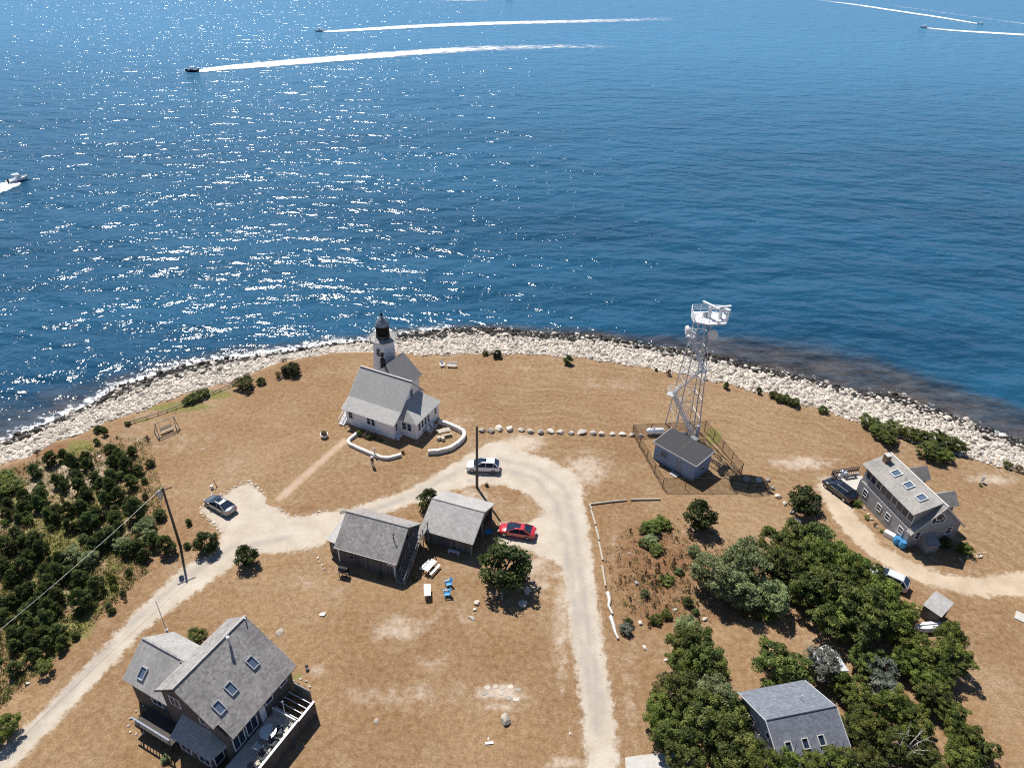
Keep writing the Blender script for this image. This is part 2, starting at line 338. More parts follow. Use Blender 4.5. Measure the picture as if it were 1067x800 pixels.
def gridmesh(name,X,Y,zf,mat,keep=None,attrs={},cattr=None):
    gx,gy=np.meshgrid(X,Y); x=gx.ravel(); y=gy.ravel(); nx,ny=len(X),len(Y); z=zf(x,y) if callable(zf) else np.full(x.shape,zf)
    idx=np.arange(nx*ny).reshape(ny,nx); q=np.stack([idx[:-1,:-1],idx[:-1,1:],idx[1:,1:],idx[1:,:-1]],-1).reshape(-1,4)
    if keep is not None:
        k=keep(x,y); q=q[k[q].any(1)]; used=np.unique(q); mp=np.full(nx*ny,-1); mp[used]=np.arange(len(used)); q=mp[q]; x,y,z=x[used],y[used],z[used]
    me=bpy.data.meshes.new(name); me.vertices.add(len(x)); me.vertices.foreach_set('co',np.stack([x,y,z],1).ravel())
    me.loops.add(q.size); me.loops.foreach_set('vertex_index',q.ravel()); me.polygons.add(len(q)); me.polygons.foreach_set('loop_start',np.arange(0,q.size,4)); me.polygons.foreach_set('loop_total',np.full(len(q),4))
    me.polygons.foreach_set('use_smooth',np.ones(len(q),bool)); me.update(calc_edges=True); me.validate()
    for an,fn in attrs.items():
        a=me.attributes.new(an,'FLOAT','POINT'); a.data.foreach_set('value',fn(x,y).astype(np.float32))
    if cattr:
        a=me.color_attributes.new(cattr[0],'FLOAT_COLOR','POINT'); a.data.foreach_set('color',cattr[1](x,y,z).astype(np.float32).ravel())
    me.materials.append(M[mat]); o=bpy.data.objects.new(name,me); C.objects.link(o); return o
# surveyed patches of bare sand / green weeds / brown scrub: (px,py,rx,ry,strength)
pale=[(70,500,75,38,.55),(20,530,40,30,.6),(110,540,60,40,.4),(60,620,50,60,.3),(175,460,90,14,.30),(415,655,34,17,.55),(450,690,26,10,.4),(330,610,40,14,.3),(420,725,90,16,.42),(520,722,28,9,.85),(525,735,34,6,.6),(545,462,26,10,.8),(610,490,30,22,.6),(640,560,10,60,.3),(835,482,46,9,.6),(870,505,26,14,.5),(1035,498,36,9,.55),(1010,595,60,6,.3),(585,640,12,90,.5),(655,720,14,70,.35),(370,440,18,8,.35),(480,440,22,20,.3),(225,690,40,25,.25),(330,700,14,10,.45),(150,700,20,40,.3),(470,640,60,18,.3),(480,520,50,14,.55),(560,590,26,40,.5),(580,375,30,14,.25),(540,385,40,12,.25),(640,400,50,12,.3),(960,640,30,6,.4),(720,545,30,10,.2),(590,795,30,8,.6)]
green=[(60,570,60,70,.50),(110,530,50,40,.38),(30,640,50,60,.50),(84,466,16,8,.75),(70,478,14,9,.6),(52,488,16,6,.35),(5,512,25,22,.7),(105,612,22,14,.75),(75,655,26,18,.6),(45,620,30,25,.4),(120,590,14,10,.5),(60,660,18,12,.5),(90,635,18,8,.6),(150,437,14,3,.5),(185,424,34,4.5,.9),(225,411,16,5,.8),(744,455,8,9,.8),(893,522,7,8,.9),(10,560,20,16,.3),(310,705,6,5,.6),(738,470,6,14,.4)]
dark=[(690,590,85,60,.45),(250,640,60,40,.2),(420,480,60,16,.25),(690,640,60,22,.45),(760,640,50,14,.45),(320,530,45,10,.35),(190,560,18,24,.2),(60,470,45,14,.5),(20,490,30,10,.5),(55,505,30,30,.25),(820,560,30,10,.3),(440,510,20,5,.3),(300,400,26,6,.3),(600,740,30,60,.15),(720,500,50,14,.25),(90,700,60,40,.35),(30,710,30,40,.3),(810,700,40,20,.15),(535,515,22,12,.35)]
def masks(x,y,z):
    u,v=PXa(x,y,np.zeros_like(x)); o=np.zeros((len(x),4)); o[:,3]=1
    for k,L in enumerate((pale,green,dark)):
        for a,b_,rx,ry,s in L: o[:,k]=np.maximum(o[:,k],s*np.exp(-((u-a)/rx)**2-((v-b_)/ry)**2)*(y>5))
    return o
gx=axis(-92,100,.7,(-600,600),1.3); gy=axis(28,138,.7,(-700,420),1.3)
ground=gridmesh('ground',gx,gy,terrain,'lawn',cattr=('masks',masks)); tag(ground,'dry tan mown grass covering the headland','ground',kind='structure')
# ------------------------------------------------------------------ sea
m,nt,b=newmat('sea_water'); p=pos(nt)
a1=attr(nt,'shallow').outputs['Fac']; a2=attr(nt,'surf').outputs['Fac']
deep=mixc(nt,rng_(nt,noise(nt,mapv(nt,p,(.35,1,1)),.03,4,.6),.4,.6),(.008,.052,.105),(.013,.078,.150))
sxy=N(nt,'ShaderNodeSeparateXYZ'); nt.links.new(p,sxy.inputs[0])
wind=rng_(nt,noise(nt,mapv(nt,p,(.25,1,1),(0,0,.35)),.018,5,.6),.40,.64)
deep=mixc(nt,math_(nt,'MULTIPLY',wind,.45),deep,(.020,.105,.185))
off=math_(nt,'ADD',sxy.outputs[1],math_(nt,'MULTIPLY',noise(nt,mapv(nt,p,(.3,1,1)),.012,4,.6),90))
deep=mixc(nt,rng_(nt,off,170,620,0,1,True),deep,(.060,.225,.385))  # far water lightened in base colour, standing in for brighter sky reflection
weed=mixc(nt,rng_(nt,noise(nt,mapv(nt,p,(.6,1,1),(0,0,.2)),.28,6,.7),.38,.62),(.026,.027,.028),(.095,.080,.068))
sh=rng_(nt,math_(nt,'ADD',a1,math_(nt,'MULTIPLY_ADD',noise(nt,mapv(nt,p,(.5,1,1)),.12,6,.7),.8,-.40)),.04,.42,0,1,True)
c=mixc(nt,math_(nt,'MULTIPLY',sh,rng_(nt,a1,0,1,.55,1)),deep,weed)
foam=math_(nt,'ADD',a2,math_(nt,'MULTIPLY_ADD',noise(nt,mapv(nt,p,(.7,1,1)),1.1,7,.8),2.2,-1.2)); foam=rng_(nt,foam,.42,.62,0,.92,True)
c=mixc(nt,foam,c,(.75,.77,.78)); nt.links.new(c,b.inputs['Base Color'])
nt.links.new(rng_(nt,foam,0,1,.15,.8),b.inputs['Roughness']); b.inputs['IOR'].default_value=1.333
def wv(sc,stretch,rot,amp,det=2,rough=.5,dist=0): return math_(nt,'MULTIPLY',noise(nt,mapv(nt,p,(stretch,1,1),(0,0,rot)),sc,det,rough,dist=dist),amp)
h=math_(nt,'ADD',wv(.11,.55,.30,2.3,2),wv(.19,.55,-.42,1.5,2))
h=math_(nt,'ADD',h,wv(.42,.75,.1,.50,3)); h=math_(nt,'ADD',h,wv(1.3,.8,-.15,.16,2,.5))
h=math_(nt,'ADD',h,wv(3.0,.8,.3,.03,2,.5))
bp=bump(nt,b,h,1.0,1.0)
gl=N(nt,'ShaderNodeVectorMath',operation='SUBTRACT'); nt.links.new(noise(nt,mapv(nt,p,(.75,1,1)),2.5,1.5,.5,out='Color'),gl.inputs[0]); gl.inputs[1].default_value=(.5,.5,.5)
cl1=rng_(nt,noise(nt,mapv(nt,p,(.22,1,1),(0,0,.20)),.20,4,.65,dist=.6),.50,.66,0,1); cl2=rng_(nt,noise(nt,mapv(nt,p,(.25,1,1),(0,0,-.28)),.24,4,.65,dist=.6),.52,.68,0,1)
amp=math_(nt,'MULTIPLY_ADD',math_(nt,'MAXIMUM',cl1,cl2),.50,.10)
sc=N(nt,'ShaderNodeVectorMath',operation='SCALE'); nt.links.new(gl.outputs[0],sc.inputs[0]); nt.links.new(amp,sc.inputs['Scale'])
ml=N(nt,'ShaderNodeVectorMath',operation='MULTIPLY'); nt.links.new(sc.outputs[0],ml.inputs[0]); ml.inputs[1].default_value=(1,1,0)
ad=N(nt,'ShaderNodeVectorMath',operation='ADD'); nt.links.new(bp.outputs[0],ad.inputs[0]); nt.links.new(ml.outputs[0],ad.inputs[1])
nm=N(nt,'ShaderNodeVectorMath',operation='NORMALIZE'); nt.links.new(ad.outputs[0],nm.inputs[0]); nt.links.new(nm.outputs[0],b.inputs['Normal']); M['sea']=m
def shallow(x,y):
    dw=-sdf(x,y,WPc); do=sdf(x,y,OPc); t=np.clip(do,0,None)/(np.clip(do,0,None)+np.clip(dw,0,None)+1e-6)
    return np.clip(t,0,1)*(.50+.5/(1+np.exp(-(x-30)/6)))
def surf(x,y):
    dw=-sdf(x,y,WPc); u,v=PXa(x,y,np.full_like(x,SEA))
    s=np.exp(-(np.maximum(dw,0)/3.2)**2)*np.where(x<-12,.70,np.where(x>48,.45,.38))
    for a,b_,rx,ry,k in [(905,412,16,2.5,.9),(940,413,14,2.5,.9),(1030,452,28,3,.8),(760,376,10,3,.6),(200,382,60,4,.55),(60,431,60,4,.4),(960,425,18,2,.7)]:
        s=np.maximum(s,k*np.exp(-((u-a)/rx)**2-((v-b_)/ry)**2))
    return s
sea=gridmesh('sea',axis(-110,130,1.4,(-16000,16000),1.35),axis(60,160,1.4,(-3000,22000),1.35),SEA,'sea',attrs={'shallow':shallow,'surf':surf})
tag(sea,'wind-rippled blue sea with dark weed near the shore','sea',kind='structure')
# ------------------------------------------------------------------ roads and paths
def sheet(name,pts,mat,z,label,step=.45,worn=None,pad=2.2):
    Pg=np.array([G(a,b_)[:2] for a,b_ in pts]); lo=Pg.min(0)-pad; hi=Pg.max(0)+pad
    at={'inside':lambda x,y:sdf(x,y,Pg)}
    if worn:
        Wl=[np.array([G(a,b_)[:2] for a,b_ in w]) for w in worn]
        def wf(x,y):
            best=np.full(x.shape,1e9)
            for L in Wl:
                for i in range(len(L)-1):
                    ax,ay=L[i]; ex,ey=L[i+1]-L[i]; t=np.clip(((x-ax)*ex+(y-ay)*ey)/(ex*ex+ey*ey),0,1); best=np.minimum(best,np.hypot(x-ax-t*ex,y-ay-t*ey))
            return np.exp(-(best/.55)**2)
        at['worn']=wf
    o=gridmesh(name,np.arange(lo[0],hi[0],step),np.arange(lo[1],hi[1],step),z,mat,keep=lambda x,y:(sdf(x,y,Pg)>-pad+.3)&(sdf(x,y,LPc)>.3),attrs=at,cattr=('masks',masks))
    return tag(o,label,'road' if 'path' not in name else 'path',kind='structure')
road=[(-60,840),(0,781),(12,770),(50,732),(100,682),(150,627),(175,605),(192,589),(210,582),(226,570),(231,556),(222,545),(208,532),(214,526),(228,518),(244,509),(259,501),(278,517),(288,527),(298,536),(314,537),(339,533),(357,531),(379,525),(429,508),(456,492),(480,478),(508,461),(522,458),(544,470),(572,478),(596,490),(608,505),(608,520),(613,543),(618,581),(625,632),(630,680),(639,730),(647,800),(655,850),(616,850),(610,800),(606,745),(600,701),(593.5,657),(588,610),(584,590),(566,580),(552,573),(520,572),(519,556),(524,544),(545,545),(556,541),(566,532),(559,523),(540,511),(520,505),(500,505),(470,512),(436,524),(415,530),(395,538),(372,546),(345,560),(330,572),(300,575),(270,578),(243,590),(200,620),(150,658),(120,691),(82,731),(15,800),(-30,860)]
sheet('road',road,'gravel',.012,'pale gravel road looping past the sheds and forking at the parking area',worn=[[(0,795),(60,733),(130,655),(190,603),(240,572),(300,560)],[(365,540),(430,516),(480,490),(505,478)],[(490,500),(530,490),(560,500),(580,525),(590,570),(600,640),(612,700),(622,760)],[(520,478),(560,488),(590,510),(600,560),(612,650),(628,740)]])
sheet('sand_track',[(1180,585),(1067,594),(1020,601),(984,598),(952,586),(919,567),(900,545),(880,520),(862,500),(850,505),(862,530),(880,556),(907,580),(937,599),(975,612),(1020,622),(1067,622),(1180,640)],'sand_track',.014,'pale sandy vehicle track curving past the grey shingled house')
sheet('footpath',[(291,523),(300,517),(352,470),(364,460),(358,456),(346,466),(294,511),(285,521)],'foot_path',.020,'narrow straight footpath from the parking area to the white house',step=.25,pad=1.2)
sl=MB(); a=[G(651,789),G(664,787),G(690,784),G(720,781),G(722,830),G(655,835)]; sl.prism([(v.x,v.y) for v in a],0,.05); tag(sl.build('concrete_apron','concrete'),'light concrete apron beside the road at the bottom edge','apron',kind='structure')
# ------------------------------------------------------------------ rocks
def rockmesh(seed,sub=2,cut=True):
    import bmesh
    r=random.Random(seed); bm=bmesh.new(); bmesh.ops.create_icosphere(bm,subdivisions=sub,radius=1)
    pl=[(Vector((r.uniform(-1,1),r.uniform(-1,1),r.uniform(-.6,1))).normalized(),r.uniform(.48,.80)) for _ in range(11)]
    sx,sy,sz=r.uniform(.9,1.25),r.uniform(.75,1.0),r.uniform(.45,.68)
    for v in bm.verts:
        for n,d in pl:
            k=v.co.dot(n)
            if k>d: v.co-=n*(k-d)
        v.co*=1+r.uniform(-.04,.04); v.co.x*=sx; v.co.y*=sy; v.co.z*=sz
    me=bpy.data.meshes.new('rock'); bm.to_mesh(me); bm.free(); return me
RK=[rockmesh(i) for i in range(10)]; RKw=[]; RKt=[]
for me in RK:
    w=me.copy(); w.materials.append(M['stone_wet']); RKw.append(w); t=me.copy(); t.materials.append(M['stone_tan']); RKt.append(t); me.materials.append(M['stone_pale'])
def rock(name,x,y,z,r,mats,label,cat,group=None,flat=1.0):
    o=bpy.data.objects.new(name,random.choice(mats)); C.objects.link(o); o.location=(x,y,z+r*.32*flat); o.scale=(r,r,r*flat); o.rotation_euler=(random.uniform(-.25,.25),random.uniform(-.25,.25),random.uniform(0,6.3))
    return tag(o,label,cat,group)
def scatter(n,lo,hi,f):
    x=rng.uniform(lo[0],hi[0],n); y=rng.uniform(lo[1],hi[1],n); k=f(x,y); return x[k],y[k]
def pois(x,y,rad):
    cell=1.2; d={}; keep=[]
    for i in range(len(x)):
        cx,cy=int(x[i]//cell),int(y[i]//cell); ok=True
        for a in (-1,0,1):
            for b_ in (-1,0,1):
                for j in d.get((cx+a,cy+b_),()):
                    if (x[i]-x[j])**2+(y[i]-y[j])**2<((rad[i]+rad[j])*.70)**2: ok=False;break
                if not ok:break
            if not ok:break
        if ok: d.setdefault((cx,cy),[]).append(i); keep.append(i)
    return np.array(keep)
xx,yy=scatter(220000,(-100,40),(110,128),lambda x,y:(sdf(x,y,LPc)+np.where(x<-20,1.5,.5)+.7*np.sin(x*.9)*np.sin(y*.7+x*.31)<0)&(sdf(x,y,WPc)>-.5))
rr=rng.uniform(.15,.38,len(xx)); rr=np.where(rng.random(len(xx))<.06,rr*1.9,rr)
o_=np.argsort(-rr); xx,yy,rr=xx[o_],yy[o_],rr[o_]; k=pois(xx,yy,rr); xx,yy,rr=xx[k],yy[k],rr[k]
zz=terrain(xx,yy); dwh=sdf(xx,yy,WHPc)+rng.normal(0,1.2,len(xx))+1.3; wet=(dwh<0)&(rng.random(len(xx))<.78)
kk=~(wet&(xx<-22)&(rng.random(len(xx))<.62)); xx,yy,rr,zz,wet=xx[kk],yy[kk],rr[kk],zz[kk],wet[kk]
# small grey rubble at the landward edge
score=rr*F/(yy*cp+H*sp)
u,v=PXa(xx,yy,zz); inview=(u>-5)&(u<1075)&(v>0)&(v<800)
order=np.argsort(-np.where(inview,score,0)); big=set(order[:290].tolist())
for i in order[:290]:
    w=wet[i]
    rock('shore_rock' if w else 'armour_stone',xx[i],yy[i],zz[i],rr[i]*1.08,RKw if w else RK,'dark wet rock at the waterline below the pale armour stones' if w else 'pale granite armour stone in the sea revetment','rock' if w else 'stone','dark rocks along the waterline' if w else 'pale armour stones of the revetment')
def rockfield(name,idx,mat,label,group):
    vs=[];fs=[];tn=[];o=0; base=[]
    for s_ in range(6):
        me=rockmesh(100+s_,1); base.append((np.array([v.co[:] for v in me.vertices]),np.array([p.vertices[:] for p in me.polygons]))); bpy.data.meshes.remove(me)
    for i in idx:
        bv,bf=base[i%6]; a=rng.uniform(0,6.28); ca,sa=math.cos(a),math.sin(a); q=bv*rr[i]*1.1
        vs.append(np.stack([q[:,0]*ca-q[:,1]*sa+xx[i],q[:,0]*sa+q[:,1]*ca+yy[i],q[:,2]+zz[i]+rr[i]*.3],1)); fs.append(bf+o); tn.append(np.full(len(bv),rng.random())); o+=len(bv)
    me=bpy.data.meshes.new(name); me.from_pydata(np.vstack(vs).tolist(),[],np.vstack(fs).tolist()); me.materials.append(M[mat])
    a=me.attributes.new('tint','FLOAT','POINT'); a.data.foreach_set('value',np.concatenate(tn).astype(np.float32))
    ob=bpy.data.objects.new(name,me); C.objects.link(ob); return tag(ob,label,'stones',group,'stuff')
rest=[i for i in range(len(xx)) if i not in big]
rockfield('armour_stones',[i for i in rest if not wet[i]],'stone_pale','long bank of small pale revetment stones along the shore',None)
rockfield('shore_rocks',[i for i in rest if wet[i]],'stone_wet','band of small dark wet rocks along the waterline',None)
# individual boulders
for i,(px,py,r) in enumerate([(27,456,7),(40,449,7),(51,445,5),(105,427,5),(176,403,5.5),(188,396,6),(167,405,3.5),(131,416,4),(120,420,4),(205,397,3),(222,393,4),(310,374,3)]):
    q=G(px,py,-2.3); s_=scale_at(q); rock('shore_rock',q.x,q.y,-2.5,r/s_*1.0,RKw,['big black wet boulder at the water edge on the far left','dark wet boulder beside the big black one on the far left','smaller dark boulder right of the far left pair','lone black boulder above the white stones','black boulder left of the largest grey one','largest dark boulder standing in the surf','small black rock left of the surf boulders','dark low rock in the surf above the swing','dark flat rock in the left surf','small dark rock right of the largest surf boulder','dark rock right of the surf boulders','dark rock in the water above the round shore bush'][i],'rock')
row=[(503,446,6,4),(512,448,7.5,5),(520,446,8.5,6),(528,446,8.5,7),(543,447,6,5.5),(552,449,6.5,5.5),(564,450,7,5.5),(573,449,6.5,5.5),(584,450,7,4),(594,451,5.5,5),(606,451,8,5),(617,451,7,5),(627,452,7.5,4.5),(638,452,6,4),(648,452.5,6,4),(655,453,0,0)]
row=[(502,448,4.5),(511,448.5,5),(520.5,446,5.8),(532,446.5,5.5),(543,447.5,4.2),(552.5,448.5,4.6),(563.5,449.5,5),(573.5,449,4.6),(584,450,4.6),(594.5,450.5,4),(606,450.5,5.2),(617.5,450.5,4.6),(627.5,451.5,4.6),(638,451.5,3.8),(648,452,4),(658,452.5,3.8),(667,453,3.6)]
for i,(px,py,r) in enumerate(row):
    q=G(px,py+1); s_=scale_at(q); rock('boulder',q.x,q.y,0,r/s_*1.02,RK if i%4 else RKt,f'{ordw(i)} pale boulder from the tall pole in the row by the gravel','boulder','boulders in a row between the pole and the fence')
bl=[(791,500,4.6,'large pale boulder just right of the fence gate'),(800,499.5,3.4,'small round pale boulder at the corner of the curved row'),(805,508,3.6,'third boulder in the curved row right of the fence'),(811,517,4.4,'fourth and biggest boulder in the curved row right of the fence'),(817,524,3.6,'fifth boulder in the curved row right of the fence'),(825,533,3.6,'sixth boulder in the curved row, near the round bush'),(831,542.5,5,'last white boulder of the curved row, above the dark trees'),
(527,750,8.5,'largest square-sided pale boulder standing alone on the lawn'),(545,628,6.2,'big rounded boulder below the round tree'),(549,615,5.6,'tan boulder close under the right side of the round tree'),(497,627,4,'upper small boulder of the pair on the sheds lawn'),(495,634,2.6,'lower small boulder of the pair on the sheds lawn'),(492,643,4,'flat white boulder below the small pair'),(336,639,4,'flat pale boulder on the lawn below the gabled shed'),(292,658,5.6,'white flat boulder right of the big brown house roof'),(392,750,3.6,'flat round pale stone set in the dry lawn'),(151,667,3.6,'white stone at the roadside by the big house roof corner'),(667,648,3.6,'white stone beside the log edging'),(663.5,607,3.2,'pale stone in the middle of the scrub plot'),(703,634,3,'long pale stone in the scrub plot'),(734,644,3.4,'pale stone above the leaning light green tree'),(672,674,3.2,'pale stone on the lawn left of the tree belt'),(694,687,2.6,'pale stone close to the tree belt'),(656,576,2,'small white stone in the scrub plot'),(29,711,2.8,'white stone lying left of the pine thicket'),(104,475,2.4,'white stone among the thicket pines'),(222,508,0,''),(509,769,1.8,'small white stone under the largest boulder'),(594,763,2,'small white block near the road edge'),(1014,503,0,''),(296,373.5,4,'white boulder on the bank between two shore bushes'),(277,389,0,''),(352,380,0,'')]
for px,py,r,l in bl:
    if r: q=G(px,py+1); rock('boulder',q.x,q.y,0,r/scale_at(q)*1.02,RKt if 'tan' in l else RK,l,'boulder',flat=.5 if 'flat' in l or 'long' in l else 1)
# parking edge stones
k=0
def edgeline(pts,step,r,lab,grp,jit=.6):
    L=[G(a,b_) for a,b_ in pts]; i=0
    for a,b_ in zip(L[:-1],L[1:]):
        n=max(1,int((b_-a).length/step))
        for j in range(n):
            q=a.lerp(b_,(j+.5)/n)+Vector((random.uniform(-.1,.1),random.uniform(-.1,.1),0)); rock('edging_stone',q.x,q.y,0,r*random.uniform(.7,1.25),RK,lab,'stone',grp,.7); i+=1
edgeline([(208,531),(214,524),(228,516),(258,500),(268,507),(280,518)],.62,.24,'small pale edging stone on the sea side of the parking area','edging stones round the parking area')
edgeline([(208,533),(214,540),(224,546),(230,556)],.6,.26,'small pale edging stone left of the grey parked car','edging stones beside the grey car')
edgeline([(289,527),(298,536),(310,537),(330,533),(345,531)],.66,.2,'small pale edging stone between the lawn and the gravel','edging stones along the lawn below the footpath')
edgeline([(327,573),(332,583),(337,591),(344,598)],.62,.2,'small white stepping stone left of the gabled shed','stepping stones left of the gabled shed')
q=G(357,533); rock('boulder',q.x,q.y,0,.65,RKt,'pale tan boulder by the road behind the gabled shed roof','boulder',flat=.6)
# paving slabs in the lawn
pv=[]
for a,b_ in [(508,716),(516,715),(524,716),(532,715),(540,718),(512,724),(530,727),(538,728),(522,722),(505,722)]:
    q=G(a,b_); mm=MB().prism([(q.x+math.cos(t)*random.uniform(.28,.42),q.y+math.sin(t)*random.uniform(.2,.32)) for t in [.3,1.3,2.4,3.5,4.4,5.4]],0,.03); tag(mm.build('paving_slab','stone_tan'),'flat pale paving slab half buried in the dry lawn','slab','paving slabs above the largest boulder')
# ------------------------------------------------------------------ foliage makers
def crown(name,mat,nclump,nleaf,leaf,seed,shape='round',tuft=.30,elong=1.6):
    r=np.random.default_rng(seed); V=[];T=[]
    for i in range(nclump):
        d=r.normal(size=3); d/=np.linalg.norm(d); d[2]=d[2]*.9+.12
        rad=r.uniform(.45,1.0)**.6*.82
        c=d*rad
        if shape=='cone': c[0]*=(1-.8*max(0,c[2])); c[1]*=(1-.8*max(0,c[2])); 
        if shape=='lobed': c*=1+.22*math.sin(3.1*math.atan2(d[1],d[0])+seed)
        tr=tuft*r.uniform(.7,1.3); tint=np.clip(r.normal(.45,.30),0,1)
        n=nleaf; e=r.normal(size=(n,3)); e/=np.linalg.norm(e,axis=1)[:,None]; e[:,2]=np.abs(e[:,2])*.8-.15
        pc=c+e*tr*r.uniform(.55,1.0,(n,1))*np.array([1,1,.75])
        nn=e*.7+r.normal(size=(n,3))*.55+np.array([0,0,.35]); nn/=np.linalg.norm(nn,axis=1)[:,None]
        a=np.cross(nn,r.normal(size=(n,3))); a/=np.linalg.norm(a,axis=1)[:,None]; b_=np.cross(nn,a)
        s=leaf*r.uniform(.6,1.3,(n,1)); a=a*s*elong; b_=b_*s
        V.append(np.stack([pc-a,pc-b_*.8,pc+a,pc+b_*.8],1).reshape(-1,3)); T.append(np.repeat(np.clip(tint+r.normal(0,.16,n),0,1),4))
    V=np.vstack(V); n=len(V)//4; me=bpy.data.meshes.new(name); me.vertices.add(len(V)); me.vertices.foreach_set('co',V.ravel())
    me.loops.add(len(V)); me.loops.foreach_set('vertex_index',np.arange(len(V))); me.polygons.add(n); me.polygons.foreach_set('loop_start',np.arange(0,len(V),4)); me.polygons.foreach_set('loop_total',np.full(n,4)); me.update(calc_edges=True)
    at=me.attributes.new('tint','FLOAT','POINT'); at.data.foreach_set('value',np.concatenate(T).astype(np.float32)); me.materials.append(M[mat]); return me
def trunkmesh(seed,mat='bark'):
    r=random.Random(seed); m=MB(); m.tube((0,0,0),(.03,.02,.55),.075,.05,7)
    for i in range(7):
        a=i*.9+r.uniform(0,.5); z=r.uniform(.35,.6); e=Vector((math.cos(a)*r.uniform(.4,.75),math.sin(a)*r.uniform(.4,.75),z+r.uniform(.25,.8)))
        mid=Vector((e.x*.45,e.y*.45,z+.2)); m.tube((.02,.01,z),mid,.04,.026,5); m.tube(mid,e,.026,.008,5)
        for j in range(2):
            e2=mid+Vector((math.cos(a+1-2*j)*.3,math.sin(a+1-2*j)*.3,.3)); m.tube(mid,e2,.018,.005,4)
    o=m.build('trunk',mat); me=o.data; bpy.data.objects.remove(o); return me
TR=[trunkmesh(i) for i in range(3)]
CR={'pine':[crown('crown','leaf_pine',40,80,.05,10+i,'cone',.30,2.0) for i in range(4)],
'dark':[crown('crown','leaf_dark',105,110,.026,20+i,'lobed',.175,1.7) for i in range(4)],
'mid':[crown('crown','leaf_mid',105,110,.026,30+i,'lobed',.175,1.5) for i in range(4)],
'olive':[crown('crown','leaf_olive',115,85,.027,40+i,'lobed',.18,1.7) for i in range(3)],
'grey':[crown('crown','leaf_grey',70,70,.034,50+i,'lobed',.22,1.8) for i in range(3)],
'brown':[crown('crown','leaf_brown',16,40,.06,60+i,'cone',.35,2.4) for i in range(3)],
'lime':[crown('crown','leaf_lime',30,60,.055,70+i,'round',.32,1.7) for i in range(2)],
'darkmix':[crown('crown','leaf_deep',50,75,.045,80+i,'round',.28,1.7) for i in range(3)]}
def tree(px,py,rpx,kind,name,label,cat,group=None,asp=.85,trunk=.35,sz=1.0,zlift=None):
    q=G(px,py,1.0); 
    for _ in range(3):
        Rr=rpx/scale_at(q)*1.22; b_=Rr*asp; hc=b_*.70+trunk*Rr*.35 if zlift is None else zlift; q=G(px,py,hc)
    base=thing(name,label,cat,(q.x,q.y,0),random.uniform(0,6.28),group)
    zb=float(terrain(np.array([q.x]),np.array([q.y]))[0]); base.location.z=zb
    c=bpy.data.objects.new('crown',random.choice(CR[kind])); C.objects.link(c); c.parent=base; c.location=(0,0,hc-zb); c.scale=(Rr,Rr*random.uniform(.88,1.0),b_); c.rotation_euler=(0,0,random.uniform(0,6.28))
    t=bpy.data.objects.new('trunk',random.choice(TR)); C.objects.link(t); t.parent=base; t.scale=(Rr,Rr,(hc-zb)*1.1); return base
tp='thicket shrubs in the sandy scrub on the left'
A=[(270,380,50),(400,290,55),(500,255,40),(570,320,60),(690,330,45),(680,280,45),(825,70,30),(765,150,25),(445,465,45),(500,510,40),(190,590,55),(180,660,50),(325,570,65),(300,640,55),(60,640,38),(325,505,32),(610,430,50),(620,500,55),(680,560,55),(640,660,48),(880,230,58),(940,260,55),(900,320,55),(1000,330,55),(1045,230,42),(760,440,48),(800,490,48),(880,430,55),(870,500,55),(930,570,55),(830,600,50),(1030,470,55),(1030,640,55),(750,720,48),(540,680,46),(450,700,46),(380,710,46),(900,740,46),(130,730,36)]
B=[(25,15,20),(25,60,24),(95,20,22),(160,25,26),(65,140,28),(75,80,20),(110,65,18),(200,60,28),(230,80,24),(285,110,25),(330,30,20),(370,90,38),(395,60,30),(350,110,28),(480,80,28),(490,110,24),(560,40,44),(460,150,34),(420,170,38),(390,190,34),(530,210,30),(570,200,34),(690,190,36),(250,250,30),(240,300,34),(300,310,34),(330,330,34),(150,170,38),(100,180,28),(20,190,34),(60,200,24),(170,210,34),(120,240,34),(90,280,34),(50,320,28),(10,280,30),(190,300,34),(200,340,34),(210,370,28),(180,380,24),(400,355,36),(330,415,42),(235,400,32),(165,400,25),(150,440,30),(200,450,34),(190,500,38),(240,460,20),(60,420,30),(20,430,30),(20,480,28),(100,490,30),(90,390,28),(120,370,28),(60,560,34),(100,560,32),(130,590,32),(60,610,28),(180,560,34),(240,550,34),(260,590,26),(200,600,28),(250,620,20),(140,650,34),(60,705,30),(130,520,30),(640,170,30),(600,230,25)]
spec={(560,40,44):'large dark pine beside the top of the left utility pole wires',(330,415,42):'wide dark pine in the green clearing of the thicket',(400,355,36):'dark pine at the upper edge of the green clearing'}
for L,ox,oy,s_ in ((A,0,440,7.62),(B,0,520,4.0)):
    for t in L:
        lab=spec.get(t,'dark green dwarf pine in the thicket on the left'); tree(ox+t[0]/s_,oy+t[1]/s_,t[2]/s_*.98,'pine','dwarf_pine',lab,'pine',tp,asp=random.uniform(1.15,1.5),trunk=.15)
for px,py,r,l in [(151,548,11,'grey green olive shrub at the top of the thicket, left of the pole'),(155,557,9,'grey green olive shrub low beside the dark pine left of the pole'),(125,567,9,'pale silvery shrub in the middle of the thicket'),(74,579,12,'broad silvery olive shrub left of the thicket middle'),(90,582,11,'silvery olive shrub right of the broad one in the thicket'),(63,590,8,'small silvery shrub on the left of the broad olive shrub')]:
    tree(px,py,r,'olive','olive_shrub',l,'shrub','silvery shrubs in the left thicket',.7,.2)
tree(47,694,8.5,'lime','lime_bush','bright yellow green bush standing alone below the thicket','bush',None,.8,.5)
tree(4,757,15,'mid','broadleaf_bush','green bush cut by the left edge beside the road','bush')
